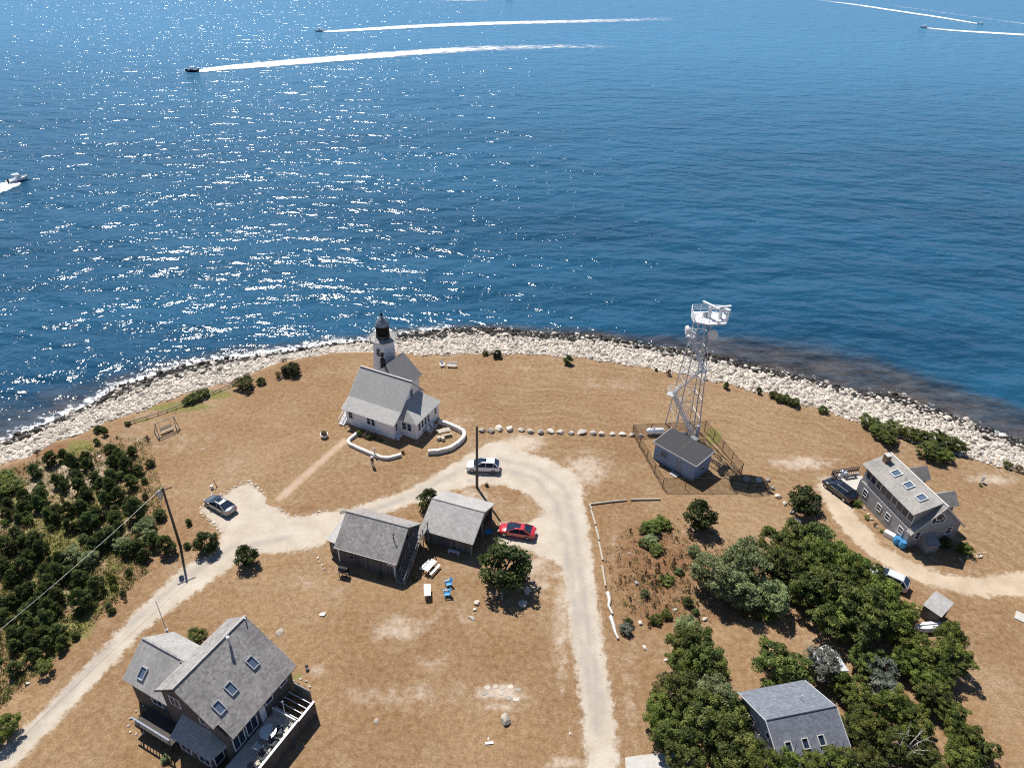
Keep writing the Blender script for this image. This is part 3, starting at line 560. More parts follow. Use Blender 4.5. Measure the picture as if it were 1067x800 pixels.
for px,py,r,l in [(3,498,12,'bright green leafy shrub on the left edge under the white stones'),(12,506,11,'green leafy shrub right of the edge shrub under the stones'),(-4,510,12,'dark leafy shrub running off the left edge')]: tree(px,py,r,'mid','leafy_shrub',l,'shrub',None,.5,.1)
small=[(215,566,12,'darkmix','dark bush on the lawn left of the parking gravel',.95),(256,580,11.5,'darkmix','dark open tree right below the parking gravel',.95),(195,568,4,'pine','small dark bush beside the left pole foot',.9),(167,536,7,'pine','dark bush behind the left pole top',.9),(196,544,3.6,'pine','tiny dark bush alone on the lawn right of the left pole',1.1),(134,596,3.6,'pine','slender dark bush right of the thicket',1.3),(117,604,5,'mid','thin green bush at the thicket edge',1.3),(128,618,3,'pine','tiny upright bush under the slender one',1.4),(113,631,4,'pine','small spiky bush by the dirt strip, upper of two',1),(116,636,4,'pine','small spiky bush by the dirt strip, lower of two',1),(78,662,4.5,'pine','small dark bush above the road near the thicket end',1),(446,521,11,'darkmix','dark bush at the back left corner of the square shed roof',1.0),
(304,385,9,'darkmix','round dark shore bush nearest the lighthouse on the bank',.8),(254,399,10,'dark','dark spreading shore bush in the middle of the bank',.6),(272,397,4.6,'pine','small round bush between the two larger shore bushes',.9),(297,386,5,'brown','brown dry bush behind the round shore bush',.9),(290,391,4,'brown','rusty dry bush left of the round shore bush',1),(102,447,4.5,'pine','round dark bush alone on the bank left of the swing',.9),
(506,368,3.6,'mid','left small bush on the edge of the pale stones behind the lighthouse',.7),(518,369,5,'darkmix','right round bush on the edge of the pale stones behind the lighthouse',.9),(592,375,4.6,'pine','dark upright bush at the stone edge right of the lighthouse lawn',1.3),(684,385,1.8,'pine','tiny dark bush at the stone edge left of the radar tower',1),(697,388,2.6,'brown','thin brown bush at the stone edge behind the radar tower',1.5),(757,401.5,3,'pine','thin dark bush at the stone edge right of the tower',1.5),(791,407,3,'pine','upright bush left of the low shore hedge',1.4),(858,427,5.5,'dark','round low bush right of the shore hedge',.7),
(729,538,16,'darkmix','round dark tree alone below the blue building',.95),(841,522,17,'darkmix','spreading dark bush beside the black car',.8),(525,590,27,'darkmix','large round dark tree beside the red car',.85),
(680,548,10,'mid','light green low shrub at the top of the scrub plot',.5),(690,545,9,'mid','leafy shrub right of the light one in the scrub plot',.6),(673,551,8,'mid','low shrub at the left of the scrub plot group',.5),(678,562,8,'olive','greyish shrub in the middle of the scrub plot group',.5),(673,566,7,'dark','deep green shrub left in the scrub plot group',.5),(683,572,8,'dark','deep green shrub lowest in the scrub plot group',.5),(723,574,7,'olive','pale green shrub between the round tree and the olive trees',.9),(708,595,5,'pine','dark low shrub right of the pale stone',.6),(694,604,8,'mid','long low green shrub in the scrub plot',.4),(672,618,5,'olive','little pale shrub low in the scrub plot',.9),(694,640,6,'mid','pair of green shrubs low in the scrub plot',.7),(683,645,7,'mid','bright green shrub beside the white stone by the logs',.6),(652,655,7,'grey','silver bush by the lower end of the log edging',.8),(655,648,5,'pine','dark bush behind the silver bush by the logs',1),(717,627,6,'pine','dark shrub under the olive trees',.9),(725,637,4,'pine','small dark shrub below the olive trees',.9),(776,639,4.5,'mid','narrow green shrub above the mown lawn',1.2),(790,643,5,'mid','left green shrub on the edge of the mown lawn',.8),(801,642,7,'mid','right green shrub on the edge of the mown lawn',.8),
(205,662,10,'mid','dark green hedge bush behind the big house deck',.5),(862,402,0,'','',0),(1005,572,8,'mid','green bush at the shaded corner of the grey house',.8),(996,490,0,'','',0),(893,524,5,'mid','bright green bush between the black car and grey house',.7),(985,566,7,'dark','dark bush under the shaded gable of the grey house',.7)]
for px,py,r,k_,l,asp in small:
    if r: tree(px,py,r,k_,'tree' if r>14 else 'bush',l,'tree' if r>14 else 'bush',None,asp,.25 if r>9 else -.25)
n_=0
while n_<34:
    px=random.uniform(-5,158); py=random.uniform(470,690)
    if py>728-px*.92 or py<498-px*.30 or (px>70 and py<470) or px>175-abs(py-520)*.25: continue
    tree(px,py,random.uniform(2.8,6.2),random.choice(['pine','pine','darkmix','mid']),'dwarf_pine','dark green dwarf pine in the thicket on the left','pine',tp,asp=random.uniform(.7,1.1),trunk=.1); n_+=1
# low ground cover between the shrubs
def cover(name,region,n,mat,label,smin,smax):
    V=[];T=[]; k=0
    xs=rng.uniform(region[0],region[2],n); ys=rng.uniform(region[1],region[3],n)
    for px,py in zip(xs,ys):
        if not region[4](px,py): continue
        q=G(px,py); c_=np.array([q.x,q.y,0]); m_=rng.integers(5,12); t_=rng.random()
        for j in range(m_):
            a=rng.normal(size=3); a/=np.linalg.norm(a); b_=np.cross(a,rng.normal(size=3)); b_/=np.linalg.norm(b_); s_=rng.uniform(smin,smax); o=c_+np.array([rng.normal(0,.22),rng.normal(0,.22),rng.uniform(.02,.30)])
            V+= [o-a*s_*1.5,o-b_*s_*.6,o+a*s_*1.5,o+b_*s_*.6]; T+=[t_]*4
    V=np.array(V); nq=len(V)//4; me=bpy.data.meshes.new(name); me.vertices.add(len(V)); me.vertices.foreach_set('co',V.ravel()); me.loops.add(len(V)); me.loops.foreach_set('vertex_index',np.arange(len(V))); me.polygons.add(nq); me.polygons.foreach_set('loop_start',np.arange(0,len(V),4)); me.polygons.foreach_set('loop_total',np.full(nq,4)); me.update(calc_edges=True)
    at=me.attributes.new('tint','FLOAT','POINT'); at.data.foreach_set('value',np.array(T,np.float32)); me.materials.append(M[mat]); o=bpy.data.objects.new(name,me); C.objects.link(o); tag(o,label,'ground cover',None,'stuff')
fL=lambda px,py: py<738-px*.92 and py>492-px*.30 and px<170-abs(py-520)*.22
fR=lambda px,py: ((px-700)/75)**2+((py-598)/56)**2<random.uniform(.3,1.25) and px>632
cover('ground_cover',(-8,455,172,735,fL),4600,'leaf_mid','low green ground cover among the thicket pines',.05,.11)
cover('dry_ground_cover',(-8,455,172,735,fL),2000,'leaf_brown','low dry brown growth among the thicket pines',.05,.11)
cover('dry_ground_cover',(630,540,780,660,fR),700,'leaf_brown','low dry brown growth in the scrub plot',.05,.11)
cover('ground_cover',(630,540,780,660,fR),260,'leaf_mid','low green growth in the scrub plot',.05,.11)
fS=lambda px,py: True
# shore hedges
for px,py,r,l in [(806,411,5,'left end bush of the low hedge on the stone bank'),(812,414,5.5,'second bush of the low hedge on the stone bank'),(819,416,6,'third bush of the low hedge on the stone bank'),(828,419,6,'right end bush of the low hedge on the stone bank')]: tree(px,py,r,'dark','hedge_bush',l,'bush','low hedge on the stone bank',.7,.1)
for px,py,r,k_,l in [(905,439,9,'dark','left end bush of the long shore hedge'),(916,447,11,'dark','deep green bush of the long shore hedge, second from the left'),(925,455,11,'dark','lower dark bush on the left part of the long shore hedge'),(932,445,9,'mid','upper bush of the long shore hedge left of the gap'),(946,451,9,'mid','middle bush joining the two halves of the long shore hedge'),(958,455,9,'mid','bush right of the middle in the long shore hedge'),(972,458,13,'dark','large bush at the top of the right hedge half'),(970,470,13,'dark','largest dark bush in the right hedge half'),(987,461,11,'dark','upper right bush of the long shore hedge'),(998,465,10,'dark','right end bush of the long shore hedge'),(985,474,9,'mid','bright green low bush at the front of the right hedge half'),(1050,484,5,'mid','small green bush on the stones near the right edge'),(1062,488,5,'brown','brown bush on the stones at the right edge')]: tree(px,py,r,k_,'hedge_bush',l,'bush','long hedge on the stone bank behind the grey house',.62,.1)
# strip of planting by the swing
for px,py,r,l in [(196,417,6,'dark bush at the left of the fence end hedge'),(203,413,7,'dark bush in the middle of the fence end hedge'),(212,409,6.5,'dark bush at the right of the fence end hedge'),(133,441,3.4,'tiny bush at the left end of the low fence')]: tree(px,py,r,'dark','hedge_bush',l,'bush',None,.6,.1)
# belt of trees on the right
T=[(926,615,11,'mid','green tree top just left of the half hidden silver car'),(748,600,22,'olive','light olive tree at the left of the big tree belt'),(775,588,24,'olive','round pale olive tree beside the dark cedars'),(768,612,20,'olive','lower pale olive tree of the belt'),(806,622,17,'olive','olive tree standing forward at the lawn corner'),
(813,568,18,'dark','dark cedar at the upper left of the belt'),(832,558,15,'dark','dark cedar crown at the top of the belt'),(852,560,16,'pine','dark tufted cedar at the top right of the belt'),(818,590,22,'dark','dark tree in the heart of the belt left side'),(842,585,20,'dark','shaded dark tree behind the green maple'),(858,582,20,'mid','yellow green tree near the top of the belt'),(880,590,20,'mid','green tree on the upper right slope of the belt'),(846,612,22,'dark','dark tree low in the belt centre'),(870,618,26,'dark','large deep green tree in the belt centre'),(898,605,20,'mid','green tree beside the sandy track'),(915,620,20,'mid','green tree left of the half hidden white car'),(893,640,28,'dark','largest deep green tree above the shady hollow'),(868,646,20,'dark','dark tree at the lower left of the hollow'),(925,645,20,'mid','green tree right of the shady hollow'),(944,638,12,'mid','bright tree between the white car and the small shed'),(947,664,9,'mid','green tree left of the small white boat'),
(990,662,14,'mid','green tree below the small shed'),(958,682,18,'mid','green tree below the small white boat'),(945,690,15,'mid','left tree of the right hand clump'),(992,685,18,'mid','right tree of the right hand clump'),(976,700,16,'dark','dark tree at the bottom of the right hand clump'),(968,710,14,'mid','pale green tree under the right hand clump'),(976,728,15,'dark','dark round tree above the right tail of the belt'),(992,745,14,'mid','yellow green tree in the right tail of the belt'),(1005,768,15,'mid','green tree near the end of the right tail'),(1024,782,13,'dark','last dark tree at the end of the right tail'),(1000,790,16,'mid','light green tree at the bottom of the right tail'),
(904,690,15,'dark','green tree below the shady hollow'),(917,700,15,'grey','silver green tree right of the pale roof'),(922,716,13,'grey','silver tree above the bare branched tree'),(886,718,15,'mid','green tree at the right end of the slate roof'),(896,735,15,'dark','dark green tree beside the slate roof corner'),(932,735,18,'mid','green tree in the middle of the lower belt'),(905,758,16,'mid','yellow green tree left of the bare branches'),(955,755,17,'mid','broad green tree right of the bare branches'),(884,762,13,'dark','dark tree against the slate roof right side'),(880,792,14,'mid','green tree below the slate roof right corner'),(930,775,16,'dark','dark tree with bare lower limbs'),(905,795,16,'dark','dark tree on the bottom edge below the bare branches'),(965,792,15,'dark','dark tree on the bottom edge at the right'),
(811,694,24,'dark','round green tree standing on the mown lawn above the slate roof'),(857,692,17,'grey','silver grey tree in front of the pale roof'),(873,704,9,'dark','small dark bush right of the silver grey tree'),
(716,655,13,'olive','light green feathery tree top at the head of the left belt'),(722,672,20,'dark','dark tree second in the left belt'),(735,688,20,'dark','dark rounded tree on the right of the left belt'),(712,692,15,'mid','green tree on the left flank of the left belt'),(707,722,20,'dark','broad greyish green tree midway down the left belt'),(744,724,20,'olive','pale green tree midway down the left belt, right side'),(689,742,17,'mid','yellow green tree bulging left over the lawn'),(700,765,18,'dark','dark tree above the concrete apron'),(735,755,26,'dark','large brown flecked tree low in the left belt'),(765,745,20,'dark','brown flecked tree left of the slate roof'),(715,795,20,'dark','dark tree at the bottom of the left belt'),(762,782,26,'dark','wide brown flecked tree on the bottom edge'),(798,794,17,'mid','green tree under the slate roof left corner'),(826,799,15,'mid','green tree under the left part of the slate roof'),(848,800,14,'mid','green tree under the middle of the slate roof'),(868,798,14,'mid','green treetop on the bottom edge under the slate roof')]
for px,py,r,k_,l in T: tree(px,py,r*1.12,k_,'broadleaf_tree' if k_ in('mid','olive','grey') else 'evergreen_tree',l,'tree','trees of the belt on the right',.85,.45 if r>12 else .2,zlift=5.0 if 'slate roof' in l and py>790 else None)
# dead branches
q=G(938,788,0); t=thing('dead_tree','bare grey dead branches low in the right tree belt','dead tree',(q.x,q.y,0)); m_=MB()
for i in range(9):
    a=i*.7; e=Vector((math.cos(a)*random.uniform(1.2,2.6),math.sin(a)*random.uniform(1,2.2),random.uniform(2.2,4.2))); mid=e*.5+Vector((0,0,.6)); m_.tube((0,0,.2),mid,.10,.06,6); m_.tube(mid,e,.06,.015,5)
    for j in range(3): m_.tube(mid.lerp(e,.3*j),mid.lerp(e,.3*j)+Vector((random.uniform(-.8,.8),random.uniform(-.8,.8),.6)),.03,.008,4)
m_.build('branch','dead_branch',t)
# dry weeds in the plot
for i in range(75):
    px=random.gauss(700,32); py=random.gauss(600,30)
    if not(640<px<790 and 545<py<660): continue
    tree(px,py,random.uniform(1.1,2.2),'brown','dry_weed','small dark dry weed tuft in the scrub plot','weed','dry weed tufts in the scrub plot',1.5,.1)
for i in range(40):
    px=random.uniform(15,165); py=random.uniform(455,700)
    if py>745-px*.92: continue
    tree(px,py,random.uniform(1.2,2.4),'brown','dry_weed','small brown dry weed tuft among the thicket pines','weed','dry weed tufts in the thicket',1.2,.1)
plain('canvas_grey',(.30,.29,.28),.8,.15)
# ------------------------------------------------------------------ buildings
def gable_roof(par,name,mat,x0,x1,ye_f,ye_b,zr,ze_f,ze_b,yr=0,t=.16,cap=None,cmat=None):
    m=MB(); m.slab([(x0,ye_f,ze_f),(x1,ye_f,ze_f),(x1,yr,zr),(x0,yr,zr)],t); m.slab([(x0,yr,zr+.003),(x1,yr,zr+.003),(x1,ye_b,ze_b),(x0,ye_b,ze_b)],t)
    r=m.build(name,mat,par)
    if cmat:
        c=MB(); c.tube((x0-.01,yr,zr+.02),(x1+.01,yr,zr+.02),.07,n=6); c.build('ridge_cap',cmat,r)
    return r
def trim_rake(par,pts,mat='white_trim',w=.10,t=.05):
    m=MB()
    for a,b_ in zip(pts[:-1],pts[1:]):
        a=Vector(a); b_=Vector(b_); d=(b_-a); side=Vector((d.y,-d.x,0)); 
        if side.length<1e-4: side=Vector((1,0,0))
        m.obox((a+b_)/2,d,side.cross(d),side,d.length+.04,w,t)
    return m.build('fascia',mat,par)
# --- keeper's house : local x along ridge, -y towards the camera
kp=thing('keepers_house','white clapboard house with big light grey roof in front of the lighthouse','house',(-23.4,93.2,0),R(-25))
W=MB(); W.prism([(.35,-5.0),(9.0,-5.0),(9.0,3.1),(.35,3.1)],0,2.95); W.build('wall','clapboard',kp)
for x in (.35,8.86): g=MB(); g.add([(x,-5.0,2.95),(x+.14,-5.0,2.95),(x,-3.3,3.95),(x+.14,-3.3,3.95),(x,0,7.3),(x+.14,0,7.3),(x,3.1,4.1),(x+.14,3.1,4.1),(x,3.1,2.95),(x+.14,3.1,2.95)],[(0,2,4,6,8),(1,9,7,5,3),(0,1,3,2),(2,3,5,4),(4,5,7,6),(6,7,9,8),(8,9,1,0)]); g.build('gable_wall','clapboard',kp)
m=MB(); m.slab([(0,-3.45,4.03),(9.35,-3.45,4.03),(9.35,0,7.5),(0,0,7.5)],.18); m.slab([(0,0,7.503),(9.35,0,7.503),(9.35,3.45,4.0),(0,3.45,4.0)],.18)
m.slab([(0,-5.45,3.0),(9.35,-5.45,3.0),(9.35,-3.40,4.07),(0,-3.40,4.07)],.14); rf=m.build('roof','roof_light',kp)
c=MB(); c.box(-.02,-.07,7.50,9.37,.09,7.62); c.build('ridge_cap','cream_trim',rf)
trim_rake(kp,[(9.40,-5.46,2.92),(9.40,-3.45,3.93),(9.40,0,7.4),(9.40,3.46,3.9)]); trim_rake(kp,[(-.05,-5.46,2.92),(-.05,-3.45,3.93),(-.05,0,7.4),(-.05,3.46,3.9)]); trim_rake(kp,[(0,-5.50,2.9),(9.35,-5.50,2.9)])
# sunroom wing
W=MB(); W.prism([(9.02,-3.5),(12.0,-3.5),(12.0,3.0),(9.02,3.0)],0,2.8); W.build('sunroom_wall','clapboard',kp)
m=MB(); z0,z1=2.95,4.75; m.slab([(12.3,-3.8,z0),(12.3,3.3,z0),(9.02,1.9,z1),(9.02,-2.2,z1)],.12); m.slab([(9.02,-3.8,z0),(12.3,-3.8,z0),(9.02,-2.2,z1)],.12); m.slab([(12.3,3.3,z0),(9.02,3.3,z0),(9.02,1.9,z1)],.12); m.build('sunroom_roof','roof_light',kp)
# rear wing
W=MB(); W.prism([(-.9,3.12),(5.3,3.12),(5.3,8.0),(-.9,8.0)],0,3.1); W.build('rear_wall','clapboard',kp)
g=MB(); g.add([(-.9,8.0,3.1),(5.3,8.0,3.1),(2.2,8.0,6.1),(-.9,7.86,3.1),(5.3,7.86,3.1),(2.2,7.86,6.1)],[(0,1,2),(3,5,4),(0,3,4,1),(1,4,5,2),(2,5,3,0)]); g.build('rear_gable','clapboard',kp)
m=MB(); m.slab([(5.7,1.0,3.05),(5.7,8.35,3.05),(2.2,8.35,6.35),(2.2,1.0,6.35)],.15); m.slab([(2.2,1.0,6.353),(2.2,8.35,6.353),(-1.3,8.35,3.05),(-1.3,1.0,3.05)],.15); m.build('rear_roof','roof_rear',kp)
for x,w_ in ((1.25,.75),(4.55,.65),(5.35,.65)): window(kp,(x,-5.0,1.95),(0,-1,0),w_,1.35,bars=(0,1))
window(kp,(3.0,-5.0,2.55),(0,-1,0),1.9,.22,glass='glass')
window(kp,(9.0,-4.3,1.75),(1,0,0),.5,1.3,bars=(0,1)); window(kp,(9.0,.1,5.2),(1,0,0),.75,1.5,bars=(0,1))
for x in (9.9,10.8): window(kp,(x,-3.5,1.85),(0,-1,0),.75,1.25,bars=(0,1))
for y in (-2.7,-1.85,-1.0,-.15): window(kp,(12.0,y,1.85),(1,0,0),.62,1.25,bars=(0,1))
window(kp,(12.0,1.9,1.9),(1,0,0),.6,1.1,bars=(0,1)); window(kp,(12.0,-1.6,.55),(1,0,0),.5,.4)
ch=MB(); ch.box(1.1,3.6,4.2,1.7,4.2,7.2); cn=ch.build('chimney','black_metal',kp); q=MB(); q.tube((1.4,3.9,7.2),(1.4,3.9,8.0),.16,n=8); q.tube((.6,3.9,7.6),(1.5,3.9,7.7),.12,.2,8); q.lathe([(.3,0),(.22,.2),(.02,.35)],(1.4,3.9,8.0),8); q.build('cowl','black_metal',cn)
# front steps at left corner
st=MB()
for i in range(6): st.box(-.62,-4.0-.30*i-.3,0,.32,-4.0-.30*i,1.15-.19*i)
s_=st.build('steps','white_paint',kp); q=MB()
for x in (-.62,.30):
    q.tube((x,-4.0,2.05),(x,-5.8,1.0),.05,n=6)
    for i in range(4): q.tube((x,-4.05-.55*i,1.1-.33*i),(x,-4.05-.55*i,2.0-.33*i),.045,n=6)
q.build('handrail','white_paint',s_)
pd=MB(); pd.box(-.62,-4.0,0,.32,-2.6,1.2); pd.build('porch','white_paint',kp)
# lighthouse tower
lx,ly=-21.25,101.4
lh=thing('lighthouse','white hexagonal lighthouse tower with black lantern room behind the house','lighthouse',(lx,ly,0),R(10))
MB().lathe([(2.45,0),(1.85,7.75)],n=6,rot=R(30)).build('tower','white_paint',lh)
m=MB(); m.lathe([(1.9,7.6),(2.2,7.85),(2.25,8.0)],n=6,rot=R(30)); m.build('cornice','cream_trim',lh)
m=MB(); m.lathe([(2.35,8.0),(2.35,8.14)],n=12); m.build('gallery','canvas_grey',lh)  # grey colour paints in the shade on the gallery
q=MB()
for i in range(12):
    a=i*R(30); b_=a+R(30); q.tube((2.29*math.cos(a),2.29*math.sin(a),8.14),(2.29*math.cos(a),2.29*math.sin(a),9.1),.03,n=5)
    for z in (8.6,9.1): q.tube((2.29*math.cos(a),2.29*math.sin(a),z),(2.29*math.cos(b_),2.29*math.sin(b_),z),.022,n=5)
q.build('railing','grey_metal',lh)
MB().lathe([(1.15,8.15),(1.1,8.9)],n=12).build('lantern_base','black_metal',lh)
MB().lathe([(1.0,8.9),(1.0,10.4)],n=12).build('lantern_glass','lamp_glass',lh)
q=MB()
for i in range(8): a=i*R(45); q.tube((1.03*math.cos(a),1.03*math.sin(a),8.9),(1.03*math.cos(a),1.03*math.sin(a),10.4),.05,n=4)
q.build('astragal','black_metal',lh)
r_=MB().lathe([(1.22,10.38),(1.17,10.5),(1.0,10.95),(.6,11.5),(.2,11.85),(.12,11.95)],n=10).build('lantern_roof','grey_metal',lh)
q=MB().lathe([(.10,11.9),(.20,12.1),(.22,12.25),(.15,12.42),(.04,12.55),(.02,13.1)],n=10); q.build('finial','black_metal',lh)
for a in (-80,): 
    n_=Vector((math.cos(R(-90+30-8)),math.sin(R(-90+30-8)),0))
for k_ in range(6):
    a=R(60*k_)  # face centres
    if k_ in (4,): window(lh,(1.82*math.cos(a),1.82*math.sin(a),6.2),(math.cos(a),math.sin(a),.08),.62,1.15,bars=(0,1),frame='cream_trim')
# low curved walls
def wallstrip(name,label,pxs,w_,h_,mat='white_stone_paint'):
    P_=[G(a,b_,0) for a,b_ in pxs]; m=MB(); L=[];Rr=[]
    sm=[]; 
    for i in range(len(P_)-1):
        for k_ in range(6):
            t=k_/6; p0=P_[max(i-1,0)];p1=P_[i];p2=P_[i+1];p3=P_[min(i+2,len(P_)-1)]
            sm.append(.5*((2*p1)+(p2-p0)*t+(2*p0-5*p1+4*p2-p3)*t*t+(3*p1-p0-3*p2+p3)*t**3))
    sm.append(P_[-1]); vs=[];fs=[]
    for i,p_ in enumerate(sm):
        d=(sm[min(i+1,len(sm)-1)]-sm[max(i-1,0)]).normalized(); n=Vector((-d.y,d.x,0)); jw=random.uniform(-.04,.04)
        for s__,z in ((-w_/2,0),(-w_/2+jw*.5,h_*.93),(-w_*.35,h_),(w_*.35,h_),(w_/2+jw,h_*.93),(w_/2,0)): vs.append(p_+n*s__+Vector((0,0,z)))
    for i in range(len(sm)-1):
        for k_ in range(6): a=i*6; fs.append((a+k_,a+(k_+1)%6,a+6+(k_+1)%6,a+6+k_))
    e=(len(sm)-1)*6; fs+= [(0,1,2,3,4,5),(e+5,e+4,e+3,e+2,e+1,e)]
    m.add(vs,fs); return tag(m.build(name,mat),label,'wall')
wallstrip('garden_wall','low white wall bending round the lawn at the front left of the house',[(372,453),(363,461.5),(372,467.5),(392,476),(404,478.5),(418,475)],.42,.5)
wallstrip('patio_wall','low white topped stone wall curving round the patio right of the house',[(457,441),(467,444),(478,449),(483.5,453),(481.5,460),(471,468),(458,472),(446,473)],.5,.75)
def picnic(loc,rz,label,mat='pale_wood'):
    t=thing('picnic_table',label,'picnic table',loc,rz)
    m=MB(); [m.box(-.95,-.38+.155*i,.72,.95,-.38+.155*i+.14,.76) for i in range(5)]; m.build('tabletop',mat,t)
    for s__ in (-1,1):
        MB().box(-.95,s__*.78-.14,.42,.95,s__*.78+.14,.46).build('bench_seat',mat,t)
        m=MB(); x=s__*.65; m.tube((x,-.25,.71),(x,-.75,0),.045,n=4); m.tube((x,.25,.71),(x,.75,0),.045,n=4); m.box(x-.03,-.85,.36,x+.03,.85,.415); m.build('leg',mat,t)
    return t
def armchair(loc,rz,label,mat,group=None):
    t=thing('garden_chair',label,'chair',loc,rz,group); m=MB()
    for i in range(5): m.obox((-.24+.12*i,.05,.36),(1,0,0),(0,1,-.18),(0,.18,1),.105,.52,.025)
    m.build('seat',mat,t); m=MB()
    for i in range(5): m.obox((-.24+.12*i,.40,.72-.02*abs(i-2)),(1,0,0),(0,.32,1),(0,1,-.32),.105,.82-.05*abs(i-2),.025)
    m.build('backrest',mat,t)
    for s__ in (-1,1):
        m=MB(); m.box(s__*.36-.07,-.32,.54,s__*.36+.07,.42,.57); m.build('armrest',mat,t)
        m=MB(); m.box(s__*.31-.02,-.26,0,s__*.31+.02,-.18,.54); m.build('leg',mat,t); m=MB(); m.obox((s__*.31,.30,.24),(0,1,-.55),(0,.55,1),(1,0,0),.07,.56,.04); m.build('leg',mat,t)
    return t
q=G(463,452.5); picnic((q.x,q.y,0),R(25),'weathered picnic table on the walled patio of the white house','pale_wood')
for px,py,a,l in [(457,458,200,'small grey stool at the near end of the patio picnic table'),(461.5,458.5,190,'round tub seat beside the stool at the patio picnic table')]:
    q=G(px,py); tag(MB().lathe([(.26,0),(.32,.25),(.30,.5),(.24,.52)],(q.x,q.y,0),10).build('stool','pale_wood'),l,'stool')
for px,py,a,l in [(449,451,60,'white metal patio chair nearest the sunroom wall, lower one'),(453,446.5,75,'white metal patio chair nearest the sunroom wall, upper one')]:
    q=G(px,py); armchair((q.x,q.y,0),R(a),l,'white_metal')
q=G(415,457.5); t=thing('round_table','small round pale blue table in the shaded corner of the white house','table',(q.x,q.y,0)); MB().lathe([(.62,.70),(.66,.74)],n=18).build('tabletop','white_metal',t); MB().lathe([(.3,0),(.06,.1),(.06,.7)],n=8).build('leg','white_metal',t)
for i,(px,py,r) in enumerate([(375,450,4.2),(381,453,3.6),(386,454.5,3.6),(391,455,3),(397,458,2.4)]): tree(px,py,r,'brown' if i%2 else 'pine','garden_shrub',f'{ordw(i)} dark shrub from the steps along the front wall of the white house','shrub','shrubs along the white house front',.75,.1)
tree(420,471,1.8,'mid','garden_shrub','tiny green plant by the gap between the two white walls','plant',None,1,.1)
for px,py,l in [(461,382,'small white garden chair on the shore lawn behind the house'),]: q=G(px,py); armchair((q.x,q.y,0),R(20),l,'white_paint')
q=G(471,382.5); t=thing('garden_bench','wide white garden bench on the shore lawn behind the house','bench',(q.x,q.y,0),R(0)); MB().box(-.8,-.25,.40,.8,.25,.46).build('seat','white_paint',t); m=MB(); [m.box(-.8+.2*i-.06,.22,.46,-.8+.2*i+.06,.28,.95) for i in range(9)]; m.build('backrest','white_paint',t); [MB().box(x-.05,y-.05,0,x+.05,y+.05,.4).build('leg','white_paint',t) for x in (-.7,.7) for y in (-.18,.2)]
# planter
q=G(338,455); t=thing('planter','white half barrel planter with dry flowers on the lawn left of the white house','planter',(q.x,q.y,0)); MB().lathe([(.42,0),(.58,.5),(.6,.55)],n=12).build('tub','white_paint',t); MB().lathe([(.52,.50),(.50,.58)],n=12).build('soil','flower_soil',t)
o=bpy.data.objects.new('plant',CR['brown'][0]); C.objects.link(o); o.parent=t; o.location=(0,0,.75); o.scale=(.55,.55,.35)
o=bpy.data.objects.new('plant',CR['mid'][0]); C.objects.link(o); o.parent=t; o.location=(.1,.05,.72); o.scale=(.4,.4,.3)
